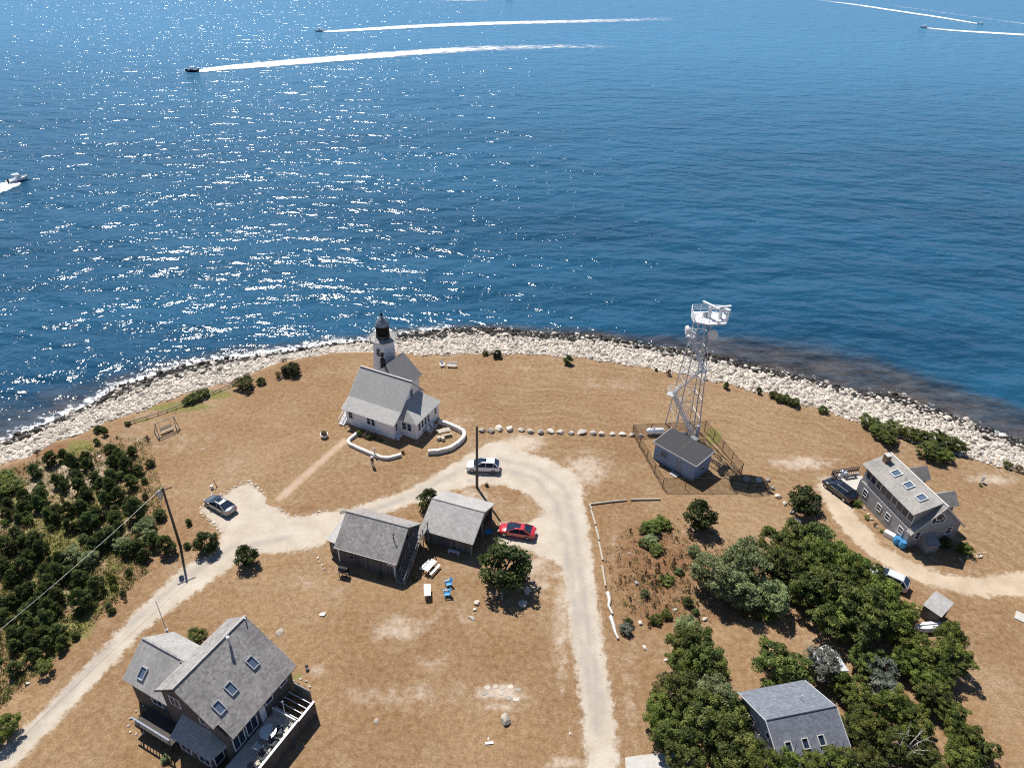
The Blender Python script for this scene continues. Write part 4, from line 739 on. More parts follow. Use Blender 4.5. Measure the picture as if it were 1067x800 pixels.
# person on the lawn
def person(loc,rz,label):
    import bmesh
    t=thing('person',label,'person',loc,rz)
    J={'pel':(0,0,.93),'w':(0,.0,1.08),'ch':(0,.0,1.32),'nk':(0,0,1.48),'hd':(0,-.01,1.60),'ht':(0,-.01,1.70),'hl':(-.10,0,.90),'kl':(-.12,-.02,.50),'al':(-.12,.02,.09),'tl':(-.12,-.13,.04),'hr':(.10,0,.90),'kr':(.13,-.04,.50),'ar':(.14,.02,.09),'tr':(.15,-.13,.04),'sl':(-.19,0,1.41),'el':(-.27,.02,1.14),'wl':(-.26,-.08,.90),'sr':(.19,0,1.41),'er':(.27,.02,1.14),'wr':(.24,-.12,.93)}
    rad={'pel':(.15,.11),'w':(.13,.10),'ch':(.16,.11),'nk':(.06,.06),'hd':(.085,.10),'ht':(.075,.085),'hl':(.095,.095),'kl':(.06,.06),'al':(.045,.045),'tl':(.04,.03),'sl':(.06,.06),'el':(.042,.042),'wl':(.03,.03)}
    E=[('pel','w'),('w','ch'),('ch','nk'),('nk','hd'),('hd','ht'),('pel','hl'),('hl','kl'),('kl','al'),('al','tl'),('pel','hr'),('hr','kr'),('kr','ar'),('ar','tr'),('ch','sl'),('sl','el'),('el','wl'),('ch','sr'),('sr','er'),('er','wr')]
    def skin(name,verts,edges,radf,mat,root,parent):
        me=bpy.data.meshes.new(name); k_=list(verts); me.from_pydata([verts[a] for a in k_],[(k_.index(a),k_.index(b_)) for a,b_ in edges],[]); me.materials.append(M[mat])
        o=bpy.data.objects.new(name,me); C.objects.link(o); o.parent=parent; o.modifiers.new('skin','SKIN'); lay=me.skin_vertices[0].data if len(me.skin_vertices) else None
        if lay is None: 
            bm=bmesh.new(); bm.from_mesh(me); bm.verts.layers.skin.verify(); bm.to_mesh(me); bm.free(); lay=me.skin_vertices[0].data
        for i,a in enumerate(k_): lay[i].radius=radf(a); lay[i].use_root=(a==root)
        s__=o.modifiers.new('sub','SUBSURF'); s__.levels=1; s__.render_levels=2; return o
    rf_=lambda a: rad.get(a,rad.get(a[:-1]+'l',(.05,.05)))
    V=dict(J); EE=list(E)
    for s__,wk in ((-1,'wl'),(1,'wr')):
        w0=Vector(J[wk]); pm=w0+Vector((0,-.03,-.09)); V['p'+wk]=tuple(pm); EE.append((wk,'p'+wk))
        for i in range(4):
            a='f%d%s'%(i,wk); V[a]=tuple(pm+Vector((0,-.03+.02*i,-.085+.008*abs(i-1)))); EE.append(('p'+wk,a))
        V['th'+wk]=tuple(w0+Vector((-s__*.03,-.055,-.07))); EE.append((wk,'th'+wk))
    def rr_(a):
        if a[0]=='f' and a[1].isdigit(): return (.009,.009)
        if a.startswith('th'): return (.011,.011)
        if a in('pwl','pwr'): return (.022,.035)
        return rf_(a)
    b_=skin('body',V,EE,rr_,'skin','pel',t)
    k=lambda a,s__=.018: (lambda r: (r[0]+s__,r[1]+s__))(rf_(a))
    vs={a:J[a] for a in ('pel','w','ch','sl','el','sr','er')}; skin('shirt',vs,[('pel','w'),('w','ch'),('ch','sl'),('sl','el'),('ch','sr'),('sr','er')],k,'cloth_dark','pel',t)
    vs={a:J[a] for a in ('pel','hl','kl','al','hr','kr','ar')}; skin('trousers',vs,[('pel','hl'),('hl','kl'),('kl','al'),('pel','hr'),('hr','kr'),('kr','ar')],lambda a:k(a,.02 if a!='pel' else .012),'cloth_grey','pel',t)
    MB().lathe([(.20,1.68),(.21,1.69),(.12,1.71),(.115,1.80),(.06,1.83)],(0,-.01,0),14).build('sun_hat','cloth_white',t)
    m=MB(); m.obox((0,-.115,1.60),(1,0,0),(0,0,1),(0,1,0),.02,.035,.03); m.build('nose','skin',t)
    m=MB(); [m.obox((x,-.10,1.635),(1,0,0),(0,0,1),(0,1,0),.025,.012,.012) for x in (-.035,.035)]; m.build('eyes','cloth_dark',t)
    m=MB(); m.obox((0,-.105,1.555),(1,0,0),(0,0,1),(0,1,0),.045,.01,.012); m.build('mouth','lamp_red',t)
    return t
q=G(388.4,485.5); person((q.x,q.y,0),R(60),'person in dark top and white sun hat standing before the low white wall')
q=G(390.5,475); t=thing('wall_post','small grey post lamp standing on the low white wall','post',(q.x,q.y,.0)); MB().tube((0,0,.3),(0,0,1.25),.10,.08,8).build('post','galvanised',t); MB().lathe([(.16,1.25),(.18,1.4),(.05,1.55)],n=8).build('lamp','white_metal',t)
# --- sheds
s1=thing('gabled_shed','dark weathered shed with mottled grey gable roof and outside stair, left of the two','shed',(-19.6,63.75,0),R(-17))
plain('canvas_grey2',(.3,.3,.3)); LX=8.1; W=MB(); W.prism([(.25,-3.2),(LX-.25,-3.2),(LX-.25,3.2),(.25,3.2)],0,2.65); W.build('wall','barn_boards',s1)
for x in (.25,LX-.37): g=MB(); g.add([(x,-3.2,2.65),(x+.12,-3.2,2.65),(x,0,5.0),(x+.12,0,5.0),(x,3.2,2.65),(x+.12,3.2,2.65)],[(0,2,4),(1,5,3),(0,1,3,2),(2,3,5,4),(4,5,1,0)]); g.build('gable_wall','barn_boards',s1)
gable_roof(s1,'roof','roof_dark',0,LX+.1,-3.55,3.55,5.2,2.62,2.62,cmat='roof_mid')
trim_rake(s1,[(LX+.14,-3.55,2.55),(LX+.14,0,5.12),(LX+.14,3.55,2.55)],'grey_wood'); trim_rake(s1,[(-.02,-3.60,2.52),(LX+.1,-3.60,2.52)],'cream_trim',.12)
m=MB(); m.prism([(-1.5,-2.2),(.22,-2.9),(.22,2.4),(-1.5,2.4)],0,1.95); m.build('lean_to_wall','barn_boards',s1)
m=MB(); m.slab([(-1.75,-2.35,2.0),(.24,-3.15,2.75),(.24,2.6,3.3),(-1.75,2.6,2.25)],.1); m.build('lean_to_roof','roof_mid',s1)
MB().box(.28,-3.30,0,.45,-3.205,2.5).build('corner_board','white_trim',s1); MB().box(LX-.45,-3.30,0,LX-.26,-3.205,2.5).build('corner_board','white_trim',s1)
window(s1,(2.0,-3.2,1.6),(0,-1,0),.75,1.2,frame='grey_wood',bars=(0,1)); d=MB(); d.box(5.9,-3.27,0,6.75,-3.2,2.05); d.build('door','barn_boards',s1)
sg=MB(); sg.box(6.85,-3.33,1.75,7.7,-3.26,2.25); sb=sg.build('sign_board','sign_white',s1); q=MB(); [q.box(6.93,-3.345,z,7.62-i*.12,-3.331,z+.06) for i,z in enumerate((2.08,1.86))]; q.build('lettering','sign_blue',sb)
# outside stair on the right gable
q=MB(); N_=13
for i in range(N_): q.box(LX+.25,-4.1+.42*i,.10+.225*i,LX+1.2,-4.1+.42*i+.40,.14+.225*i)
sx_=q.build('stair','grey_wood',s1); q=MB()
for x in (LX+.25,LX+1.2):
    q.obox((x,-4.1+.42*N_/2,.225*N_/2-.02),(0,.42,.225),(0,-.225,.42),(1,0,0),N_*.48,.2,.06); q.obox((x,-4.1+.42*N_/2,.225*N_/2+.95),(0,.42,.225),(0,-.225,.42),(1,0,0),N_*.48,.08,.06)
    for i in range(0,N_+1,3): q.box(x-.04,-4.1+.42*i-.04,.225*i-.1,x+.04,-4.1+.42*i+.04,.225*i+.98)
q.build('handrail','grey_wood',sx_); q=MB(); q.box(LX-.2,1.4,2.85,LX+1.3,2.9,2.95); [q.box(LX+1.2,y,0,LX+1.3,y+.1,3.9) for y in (1.4,2.8)]; q.box(LX+1.2,1.4,3.85,LX+1.3,2.9,3.95); q.build('landing','grey_wood',s1)
window(s1,(LX-.25,.2,3.4),(1,0,0),.8,1.1,frame='grey_wood')
q=MB(); q.tube((6.9,-1.4,3.9),(6.9,-1.4,4.9),.06,n=6); q.tube((6.9,-1.4,4.9),(7.05,-1.4,5.05),.06,n=6); q.build('vent_pipe','black_metal',s1)
s2=thing('square_shed','low open sided shed with broad pale grey roof, right of the two','shed',(-9.65,67.5,0),R(-18.4))
LX=7.1; W=MB(); W.prism([(.3,-3.3),(5.2,-3.3),(5.2,3.3),(.3,3.3)],0,2.45); W.build('wall','barn_boards',s2)
W=MB(); W.box(5.2,-3.3,0,LX-.3,-3.16,2.45); W.box(5.2,3.16,0,LX-.3,3.3,2.45); W.build('side_wall','barn_boards',s2)
for x in (.3,LX-.4): g=MB(); g.add([(x,-3.3,2.45),(x+.12,-3.3,2.45),(x,0,4.0),(x+.12,0,4.0),(x,3.3,2.45),(x+.12,3.3,2.45)],[(0,2,4),(1,5,3),(0,1,3,2),(2,3,5,4),(4,5,1,0)]); g.build('gable_wall','barn_boards',s2)
gable_roof(s2,'roof','roof_mid',0,LX,-3.85,3.75,4.3,2.55,2.55,cmat='roof_mid')
trim_rake(s2,[(LX+.04,-3.85,2.48),(LX+.04,0,4.22),(LX+.04,3.75,2.48)],'grey_wood'); trim_rake(s2,[(0,-3.9,2.46),(LX,-3.9,2.46)],'cream_trim',.1)
for x,y in ((LX-.3,-3.6),(LX-.3,3.4),(LX-.3,0)): MB().box(x-.07,y-.07,0,x+.07,y+.07,2.45).build('post','grey_wood',s2)
def onb(o,x,y,z=0): return o.matrix_basis@Vector((x,y,z)) if False else Vector((o.location.x+x*math.cos(o.rotation_euler.z)-y*math.sin(o.rotation_euler.z),o.location.y+x*math.sin(o.rotation_euler.z)+y*math.cos(o.rotation_euler.z),z))
def bench(loc,rz,label,mat,L=1.5):
    t=thing('bench',label,'bench',loc,rz); MB().box(-L/2,-.2,.42,L/2,.2,.47).build('seat',mat,t)
    for x in (-L/2+.12,L/2-.12): MB().box(x-.04,-.17,0,x+.04,.17,.42).build('leg',mat,t)
    return t
q=onb(s2,4.6,-3.95); bench(q,R(-18),'small blue white bench against the front of the square shed','white_metal')
q=G(509,557); t=thing('wheelbarrow','blue plastic wheelbarrow in the shade of the open shed','wheelbarrow',(q.x,q.y,0),R(30)); m=MB(); m.add([(-.45,-.3,.6),(.55,-.3,.62),(.55,.3,.62),(-.45,.3,.6),(-.2,-.2,.3),(.3,-.2,.3),(.3,.2,.3),(-.2,.2,.3)],[(4,5,6,7),(0,1,5,4),(1,2,6,5),(2,3,7,6),(3,0,4,7)]); m.build('tub','blue_plastic',t); MB().lathe([(.18,-.04),(.18,.04)],(.5,0,.18),12,axis='y').build('wheel','rubber',t); [MB().tube((.45,.1*s__,.2),(-1.0,.28*s__,.55),.025,n=5).build('handle','grey_metal',t) for s__ in (-1,1)]
# grill + table by shed one, bike rack things in the shade
q=onb(s1,1.9,-5.0); t=thing('grill','black barbecue grill with pale rail in front of the gabled shed','grill',q,R(-15)); MB().lathe([(.1,-.6),(.36,-.55),(.42,0),(.36,.55),(.1,.6)],(0,0,.9),10,axis='x').build('drum','black_metal',t); MB().box(-.8,-.42,.86,.8,-.36,.92).build('rail','pale_wood',t); [MB().box(x-.03,y-.03,0,x+.03,y+.03,.9).build('leg','black_metal',t) for x in (-.5,.5) for y in (-.25,.25)]
q=onb(s1,6.3,-4.3); tree(*[float(v) for v in PXa(q.x,q.y,.6)],3.0,'grey','potted_bush','grey bush in the shade by the door of the gabled shed','bush')
q=onb(s1,10.2,-3.2); tree(*[float(v) for v in PXa(q.x,q.y,.6)],2.6,'dark','potted_bush','dark bush under the outside stair of the gabled shed','bush')
q=G(448,593); picnic((q.x,q.y,0),R(60),'white topped picnic table between the two sheds','white_paint')
q=G(445.5,619); t=thing('trestle_table','plain white table on dark legs on the lawn below the sheds','table',(q.x,q.y,0),R(98)); MB().box(-.85,-.38,.72,.85,.38,.78).build('tabletop','white_paint',t); [MB().box(x-.04,y-.04,0,x+.04,y+.04,.72).build('leg','brown_timber',t) for x in (-.7,.7) for y in (-.28,.28)]
q=G(466,617); armchair((q.x,q.y+1.0,0),R(-62),'upper bright blue wooden garden chair on the lawn','blue_plastic','blue garden chairs'); armchair((q.x-.05,q.y-.45,0),R(-80),'lower bright blue wooden garden chair on the lawn','blue_plastic','blue garden chairs')
q=G(481,590); rock('boulder',q.x,q.y,0,.14,RKt,'tiny brown stone lying between the picnic table and round tree','stone')
q=G(523,622); tag(MB().box(q.x-.12,q.y-.35,0,q.x+.12,q.y+.3,.3).build('stump','pale_wood'),'pale cut stump at the lower edge of the round tree shadow','stump')
q=G(507,506); tag(MB().lathe([(.28,0),(.25,.45),(.2,.5)],(q.x,q.y,0),9).build('stump','brown_timber'),'short brown stump beside the foot of the tall pole','stump')
# --- blue equipment building
a_=G(650+210/6.67,430+190/6.67,3); 
eb=thing('equipment_building','blue grey equipment building with flat dark roof inside the wire fence','building',(25.85,77.35,0),R(180-45.6))
# local x from the near corner along the long front wall, y negative = back side
Lg,Wd=6.9,4.0
W=MB(); W.prism([(0,0),(Lg,0),(Lg,-Wd),(0,-Wd)],0,[2.95,2.95,3.25,3.25]); W.build('wall','wall_blue',eb)
m=MB(); m.slab([(-.25,.25,3.0),(Lg+.25,.25,3.0),(Lg+.25,-Wd-.25,3.35),(-.25,-Wd-.25,3.35)],.05); m.build('roof','roof_black',eb)
trim_rake(eb,[(-.27,.27,2.93),(Lg+.27,.27,2.93)],'galvanised',.2,.05); trim_rake(eb,[(-.28,.25,2.93),(-.28,-Wd-.25,3.27)],'galvanised',.2,.05); trim_rake(eb,[(Lg+.28,.25,2.93),(Lg+.28,-Wd-.25,3.27)],'galvanised',.2,.05)
m=MB(); m.box(3.4,-Wd-.2,3.34,3.44,.2,3.40); m=MB(); m.slab([(3.4,.2,3.03),(3.46,.2,3.03),(3.46,-Wd-.2,3.375),(3.4,-Wd-.2,3.375)],.02); m.build('roof_seam','brown_timber',eb)
d=MB(); d.box(2.1,.0,.1,3.0,.06,2.1); d_=d.build('door','wall_board_blue',eb); MB().lathe([(.04,0),(.04,.08)],(2.2,.06,1.1),6,axis='y').build('handle','white_metal',d_)
MB().box(2.45,.02,2.3,2.65,.2,2.55).build('wall_lamp','white_metal',eb); window(eb,(5.2,0,1.7),(0,1,0),1.0,.85,frame='wall_board_blue',glass='skylight')
window(eb,(0,-2.2,1.3),(-1,0,0),.6,.5,frame='wall_board_blue'); MB().box(-.25,-1.9,1.7,-.01,-1.6,2.1).build('meter_box','galvanised',eb)
q=onb(eb,2.6,.75); tag(MB().obox((q.x,q.y,.06),(math.cos(R(-45)),math.sin(R(-45)),0),(-math.sin(R(-45)),math.cos(R(-45)),0),(0,0,1),1.2,.8,.12).build('door_step','concrete'),'pale concrete step before the door of the blue building','step')
# propane tank
q=G(682.5,452.5); t=thing('gas_tank','white horizontal gas tank left of the blue building','tank',(q.x,q.y,0),R(4)); MB().lathe([(.02,-1.45),(.28,-1.38),(.45,-1.15),(.48,-.9),(.48,.9),(.45,1.15),(.28,1.38),(.02,1.45)],(0,0,.68),16,axis='x').build('tank','white_paint',t,True); [MB().box(x-.08,-.35,0,x+.08,.35,.35).build('cradle','concrete',t) for x in (-.8,.8)]; MB().lathe([(.14,1.12),(.14,1.3),(.08,1.36)],(-.3,0,0),8).build('valve_cover','white_metal',t)
# --- radar tower
tc=Vector((26.5,89.3,0)); ta=R(-36.6); tw=thing('radar_tower','tall white lattice radar tower with zigzag stair beside the blue building','tower',tc,ta)
ZT=19.6; hb,htp=2.8,1.2
def leg(i,z): 
    r=hb+(htp-hb)*min(z,ZT)/ZT; a=R(180-90*i); return Vector((r*math.cos(a),r*math.sin(a),z))   # 0:left 1: back 2: right 3: front
for i in range(4): MB().tube(leg(i,0),leg(i,ZT),.10,.075,8).build('leg','galvanised',tw)
lv=[0,3.4,6.6,9.6,12.4,15.0,17.4,ZT]
for i in range(4):
    m=MB(); j=(i+1)%4
    for k_ in range(len(lv)-1):
        m.tube(leg(i,lv[k_+1]),leg(j,lv[k_+1]),.04,n=5); m.tube(leg(i,lv[k_]),leg(j,lv[k_+1]),.033,n=5) if k_%2 else m.tube(leg(j,lv[k_]),leg(i,lv[k_+1]),.033,n=5)
        if k_<3: m.tube(leg(j,lv[k_]),leg(i,lv[k_+1]),.03,n=5) if k_%2 else m.tube(leg(i,lv[k_]),leg(j,lv[k_+1]),.03,n=5)
    m.build('bracing','galvanised',tw)
def flight(a,b_,w_=.55):
    a=Vector(a); b_=Vector(b_); d=b_-a; hd=Vector((d.x,d.y,0)).normalized(); s__=Vector((-hd.y,hd.x,0)); m=MB(); n=int(d.z/.24)
    for i in range(n): p_=a.lerp(b_,(i+.5)/n); m.obox(p_,s__,hd,(0,0,1),w_,.15,.03)
    st_=m.build('stair','galvanised',tw); m=MB()
    for k_ in (-1,1):
        o_=s__*k_*w_/2; m.obox((a+b_)/2+o_,d,s__.cross(d),s__,d.length,.14,.04); m.tube(a+o_+Vector((0,0,1)),b_+o_+Vector((0,0,1)),.04,n=5); m.tube(a+o_+Vector((0,0,.5)),b_+o_+Vector((0,0,.5)),.03,n=5)
        for i in range(6): p_=a.lerp(b_,i/5)+o_; m.tube(p_,p_+Vector((0,0,1)),.03,n=4)
    m.build('handrail','white_metal',st_)
def landing(c_,sx,sy):
    c_=Vector(c_); m=MB(); m.box(c_.x-sx,c_.y-sy,c_.z-.05,c_.x+sx,c_.y+sy,c_.z+.03); l_=m.build('landing','galvanised',tw); m=MB(); cs=[(-sx,-sy),(sx,-sy),(sx,sy),(-sx,sy)]
    for i in range(4):
        a=c_+Vector((*cs[i],0)); b_=c_+Vector((*cs[(i+1)%4],0)); m.tube(a,a+Vector((0,0,1.05)),.035,n=5); m.tube(a+Vector((0,0,1.05)),b_+Vector((0,0,1.05)),.035,n=5); m.tube(a+Vector((0,0,.55)),b_+Vector((0,0,.55)),.025,n=5)
    m.build('guard_rail','white_metal',l_)
flight((2.4,-.9,.2),(-2.0,-.9,6.3)); landing((-2.3,-.9,6.3),.55,.6); flight((-2.0,-.75,6.4),(1.6,-.75,11.9)); landing((1.7,-.6,11.9),.5,.55); flight((1.5,-.3,12.0),(-1.2,-.3,16.2)); landing((-1.3,-.2,16.3),.5,.55)
m=MB(); m.lathe([(.32,0),(.32,2.6)],(2.7,-.6,0),10); m.build('cable_duct','galvanised',tw)
m=MB(); m.tube((1.9,-.1,.3),(1.0,-.1,ZT),.09,n=6); m.build('cable_run','grey_metal',tw)
# platform (octagon)
pc=Vector((.75,.45,ZT+.1)); oc=[(pc.x+x_*math.cos(-ta)-y_*math.sin(-ta),pc.y+x_*math.sin(-ta)+y_*math.cos(-ta)) for x_,y_ in [(-2.5,-1.4),(-.6,-2.1),(1.9,-1.7),(2.5,-.3),(2.3,1.5),(.3,1.9),(-2.3,1.6),(-2.6,.2)]]
pl=MB().prism(oc,ZT,ZT+.22).build('platform','white_metal',tw); m=MB()
for i in range(8):
    a=Vector((*oc[i],ZT+.22)); b_=Vector((*oc[(i+1)%8],ZT+.22))
    for z in (.4,.75,1.1): m.tube(a+Vector((0,0,z)),b_+Vector((0,0,z)),.035,n=5)
    m.tube(a,a+Vector((0,0,1.1)),.045,n=5); mm_=(a+b_)/2; m.tube(mm_,mm_+Vector((0,0,1.1)),.035,n=5)
m.build('guard_rail','white_metal',pl)
m=MB(); [m.tube(leg(i,ZT-1.2),leg(i,ZT)*1.5-Vector((0,0,ZT*.5)),.05,n=5) for i in range(4)]; m.build('bracket','white_metal',tw)
for (x,y,z,a,L_) in ((pc.x-.1,pc.y-.1,1.95,R(-16),2.9),(pc.x+1.1,pc.y+.8,1.75,R(50),2.8)):
    rd=MB(); rd.lathe([(.3,ZT+.22),(.24,ZT+z-.35),(.34,ZT+z-.3),(.34,ZT+z)],(x,y,0),10); r_=rd.build('radar_pedestal','white_metal',tw)
    MB().obox((x,y,ZT+z+.16),(math.cos(a),math.sin(a),0),(-math.sin(a),math.cos(a),0),(0,0,1),L_,.30,.26).build('radar_scanner','white_paint',r_,bevel=.05)
m=MB(); m.lathe([(.14,ZT+.22),(.14,ZT+1.7)],(pc.x+2.1,pc.y+.6,0),8); m.lathe([(.3,-.35),(.3,.35)],(pc.x+2.1,pc.y+.6,ZT+1.75),10,axis='x'); m.build('antenna','white_metal',tw)
m=MB(); m.box(pc.x-.9,pc.y-.4,ZT+.23,pc.x-.4,pc.y+.1,ZT+.8); m.build('equipment_box','grey_metal',tw)
def dish(c_,d,r,l_):
    m=MB(); c_=Vector(c_); d=Vector(d).normalized(); m.tube(c_,c_+d*l_,r,r*.96,16); m.tube(c_-d*.4,c_,.12,r,10); m.build('dish_antenna','white_paint',tw)
dish((-1.6,-.6,17.4),(-.8,-.6,-.1),.62,.4); dish((1.9,-.3,17.9),(.5,-.9,0),.72,.55); m=MB(); m.tube((-1.5,-.7,17),(-2.3,-.2,17.3),.05,n=5)
for i in range(3): m.tube((-1.9-.12*i,-.5-.02*i,16.9),(-1.9-.12*i,-.1-.02*i,17.9),.02,n=4)
m.build('yagi_antenna','white_metal',tw)
# --- wire fence
m,nt,b=newmat('chain_link'); o=objc(nt); b.inputs['Base Color'].default_value=(.045,.04,.035,1); b.inputs['Roughness'].default_value=.6; b.inputs['Metallic'].default_value=.3
sx=N(nt,'ShaderNodeSeparateXYZ'); nt.links.new(o,sx.inputs[0]); 
u1=math_(nt,'FRACT',math_(nt,'MULTIPLY',math_(nt,'ADD',sx.outputs[0],sx.outputs[2]),9)); u2=math_(nt,'FRACT',math_(nt,'MULTIPLY',math_(nt,'SUBTRACT',sx.outputs[0],sx.outputs[2]),9))
al=math_(nt,'MAXIMUM',math_(nt,'LESS_THAN',u1,.10),math_(nt,'LESS_THAN',u2,.10)); tr=N(nt,'ShaderNodeBsdfTransparent'); mx=N(nt,'ShaderNodeMixShader'); nt.links.new(al,mx.inputs[0]); nt.links.new(tr.outputs[0],mx.inputs[1]); nt.links.new(b.outputs[0],mx.inputs[2]); nt.links.new(mx.outputs[0],nt.nodes['Material Output'].inputs[0]); M['chain_link']=m
fc=[(659,453),(734,449),(772,494),(761,509),(690,509)]; fl=['left end of the back run behind the gas tank','right diagonal run of the fence','short corner run of the fence by the gate','near run of the fence before the blue building','left diagonal run of the fence']
FP=[G(a,b_) for a,b_ in fc]
flab=['low back run of the dark wire fence behind the gas tank and tower','long right run of the dark wire fence towards the boulders','short corner run of the dark wire fence beside the gate','near run of the dark wire fence in front of the blue building','left run of the dark wire fence with the strongest shadow']
for i in range(5):
    a=FP[i]; b_=FP[(i+1)%5]; d=b_-a; L_=d.length; t=thing('wire_fence',flab[i],'fence',a,math.atan2(d.y,d.x)); n=max(1,round(L_/3.0))
    MB().box(0.03,-.012,.05,L_-.03,.012,1.85).build('mesh_panel','chain_link',t)
    for k_ in range(n+(1 if i==3 else 0)): MB().tube((L_*k_/n,0,0),(L_*k_/n,0,2.0),.045,n=6).build('post','black_metal',t)
    MB().tube((0,0,1.9),(L_,0,1.9),.03,n=5).build('top_rail','black_metal',t)
q=G(788,510); t=thing('barrier_gate','low dark metal barrier gate beside the fence corner and white boulder','gate',(q.x,q.y,0),R(-4)); m=MB(); m.tube((-1.1,0,1.2),(1.3,0,1.2),.04,n=5); m.tube((-1.1,0,.5),(1.3,0,.5),.03,n=5); m.build('frame','black_metal',t); [MB().tube((x,0,0),(x,0,1.3),.05,n=5).build('post','black_metal',t) for x in (-1.1,.1,1.3)]
q=G(777,501); t=thing('covered_bin','grey covered heap at the corner of the wire fence','bin',(q.x,q.y,0)); m=MB(); m.lathe([(.55,0),(.5,.4),(.3,.6),(.1,.68)],n=9); m.build('cover','canvas_grey',t,True)
for px,py,l in [(722,462,'dark generator box at the tower foot beside the stair'),(713,458,'small dark equipment cabinet at the tower foot left of the generator')]:
    q=G(px,py); t=thing('equipment_cabinet',l,'cabinet',(q.x,q.y,0),R(-40)); MB().box(-.6,-.4,.1,.6,.4,1.0).build('cabinet','canvas_dark',t); MB().box(-.65,-.45,1.0,.65,.45,1.06).build('lid','grey_metal',t)
# --- utility poles and wires
def pole(base,h,label,tilt=(0,0),transformer=None,arm=None,r=.17):
    t=thing('utility_pole',label,'pole',(base.x,base.y,0)); top=Vector((tilt[0],tilt[1],h)); MB().tube((0,0,0),top,r,r*.7,10).build('pole','pole_wood',t)
    if transformer:
        d=Vector(transformer); c_=top+d+Vector((0,0,-1.0)); MB().lathe([(.1,-.55),(.27,-.5),(.27,.4),(.2,.5),(.05,.6)],c_,12).build('transformer','galvanised',t,True); MB().tube(top+Vector((0,0,-.9)),c_,.05,n=5).build('bracket','grey_metal',t)
    m=MB(); m.tube(top,top+Vector((0,0,.3)),.05,.03,6); m.build('insulator','white_metal',t)
    if arm: MB().obox(top+Vector((0,0,-.35)),arm,(0,0,1),Vector(arm).cross(Vector((0,0,1))),2.0,.12,.1).build('crossarm','pole_wood',t)
    return top+Vector((base.x,base.y,0))
b1=G(188,569); t1=pole(b1,9.4,'weathered utility pole with grey transformer beside the thicket and road',(0,.1),(-.5,-.1,0),(.8,.6,0)); m=MB(); m.box(b1.x-.35,b1.y-.2,2.4,b1.x-.15,b1.y+.05,3.0)
b2=G(497,508); t2=pole(b2,10.5,'tall dark utility pole beside the white car',(0,0),None,None,.2)
def wire(a,b_,sag,label):
    m=MB(); P_=[a.lerp(b_,i/16)+Vector((0,0,-sag*4*(i/16)*(1-i/16))) for i in range(17)]
    for x,y in zip(P_[:-1],P_[1:]): m.tube(x,y,.013,n=4)
    tag(m.build('power_line','grey_metal'),label,'cable')
far=G(11,671,6.0); dr=(far-t1); e1=t1+dr*1.9; e1.z=9.2; wire(t1+Vector((0,0,.1)),e1,1.0,'pale overhead power line running left over the thicket from the transformer pole')
q=G(177,666,0); t=thing('flagpole','slender white mast with a ball light between the road and the big house roof','mast',(q.x,q.y,0)); MB().tube((0,0,0),(0,0,6.3),.06,.035,8).build('mast','white_metal',t); MB().lathe([(.02,-.2),(.16,-.12),(.2,0),(.16,.12),(.02,.2)],(0,0,1.5),10).build('ball','white_paint',t,True); MB().tube((-.02,-.02,0),(0,0,1.3),.07,n=8).build('socket','black_metal',t)
# --- swing
a=G(162,458); b_=G(187,447.5); d=(b_-a); t=thing('garden_swing','weathered wooden swing seat in a timber frame near the low fence','swing',(a+b_)/2+Vector((-.3,.7,0)),math.atan2(d.y,d.x)); L_=3.1
for s__ in (-1,1):
    m=MB(); m.tube((s__*(L_/2-.2),0,2.1),(s__*L_/2,-.9,0),.06,n=6); m.tube((s__*(L_/2-.2),0,2.1),(s__*L_/2,.9,0),.06,n=6); m.tube((s__*L_/2,-.9,.06),(s__*L_/2,.9,.06),.06,n=6); m.tube((s__*(L_/2-.06),-.45,1.0),(s__*(L_/2-.06),.45,1.0),.04,n=6); m.build('side_frame','pale_wood',t)
MB().tube((-L_/2,0,2.15),(L_/2,0,2.15),.08,n=8).build('beam','pale_wood',t); MB().box(-L_/2,-.93,0,L_/2,-.83,.1).build('ground_rail','brown_timber',t)
m=MB(); [m.box(-.9,-.25+.13*i,.45,.9,-.25+.13*i+.11,.48) for i in range(4)]; st_=m.build('seat','pale_wood',t); m=MB(); [m.box(-.9,.30,.55+.13*i,.9,.33,.55+.13*i+.10) for i in range(3)]; m.build('backrest','pale_wood',t)
m=MB(); [m.tube((x,y,2.1),(x,y,.5),.015,n=4) for x in (-.88,.88) for y in (-.22,.28)]; m.build('chain','grey_metal',t)
# low shore fence
pts=[G(a,b_) for a,b_ in [(133,442),(160,434),(188,424),(216,413),(225,409),(243,401.5)]]
for i,(a,b_) in enumerate(zip(pts[:-1],pts[1:])):
    t=thing('rail_fence',f'{["first","second","third","fourth","fifth"][i]} section from the left of the low timber fence above the shore','fence',a,math.atan2((b_-a).y,(b_-a).x)); L_=(b_-a).length; MB().box(0,-.05,.32,L_,.05,.44).build('rail','grey_wood',t)
    for k_ in range(max(2,int(L_/1.3))): x=L_*(k_+.5)/max(2,int(L_/1.3)); MB().box(x-.06,-.1,0,x+.06,-.055,.5).build('post','pale_wood',t)
a=G(290,397); b_=G(301,389); tag(MB().obox(((a.x+b_.x)/2,(a.y+b_.y)/2,.12),(b_-a),(b_-a).cross(Vector((0,0,1))),(0,0,1),(b_-a).length,.2,.22).build('driftwood_beam','grey_wood'),'grey driftwood beam by the round shore bush','log')
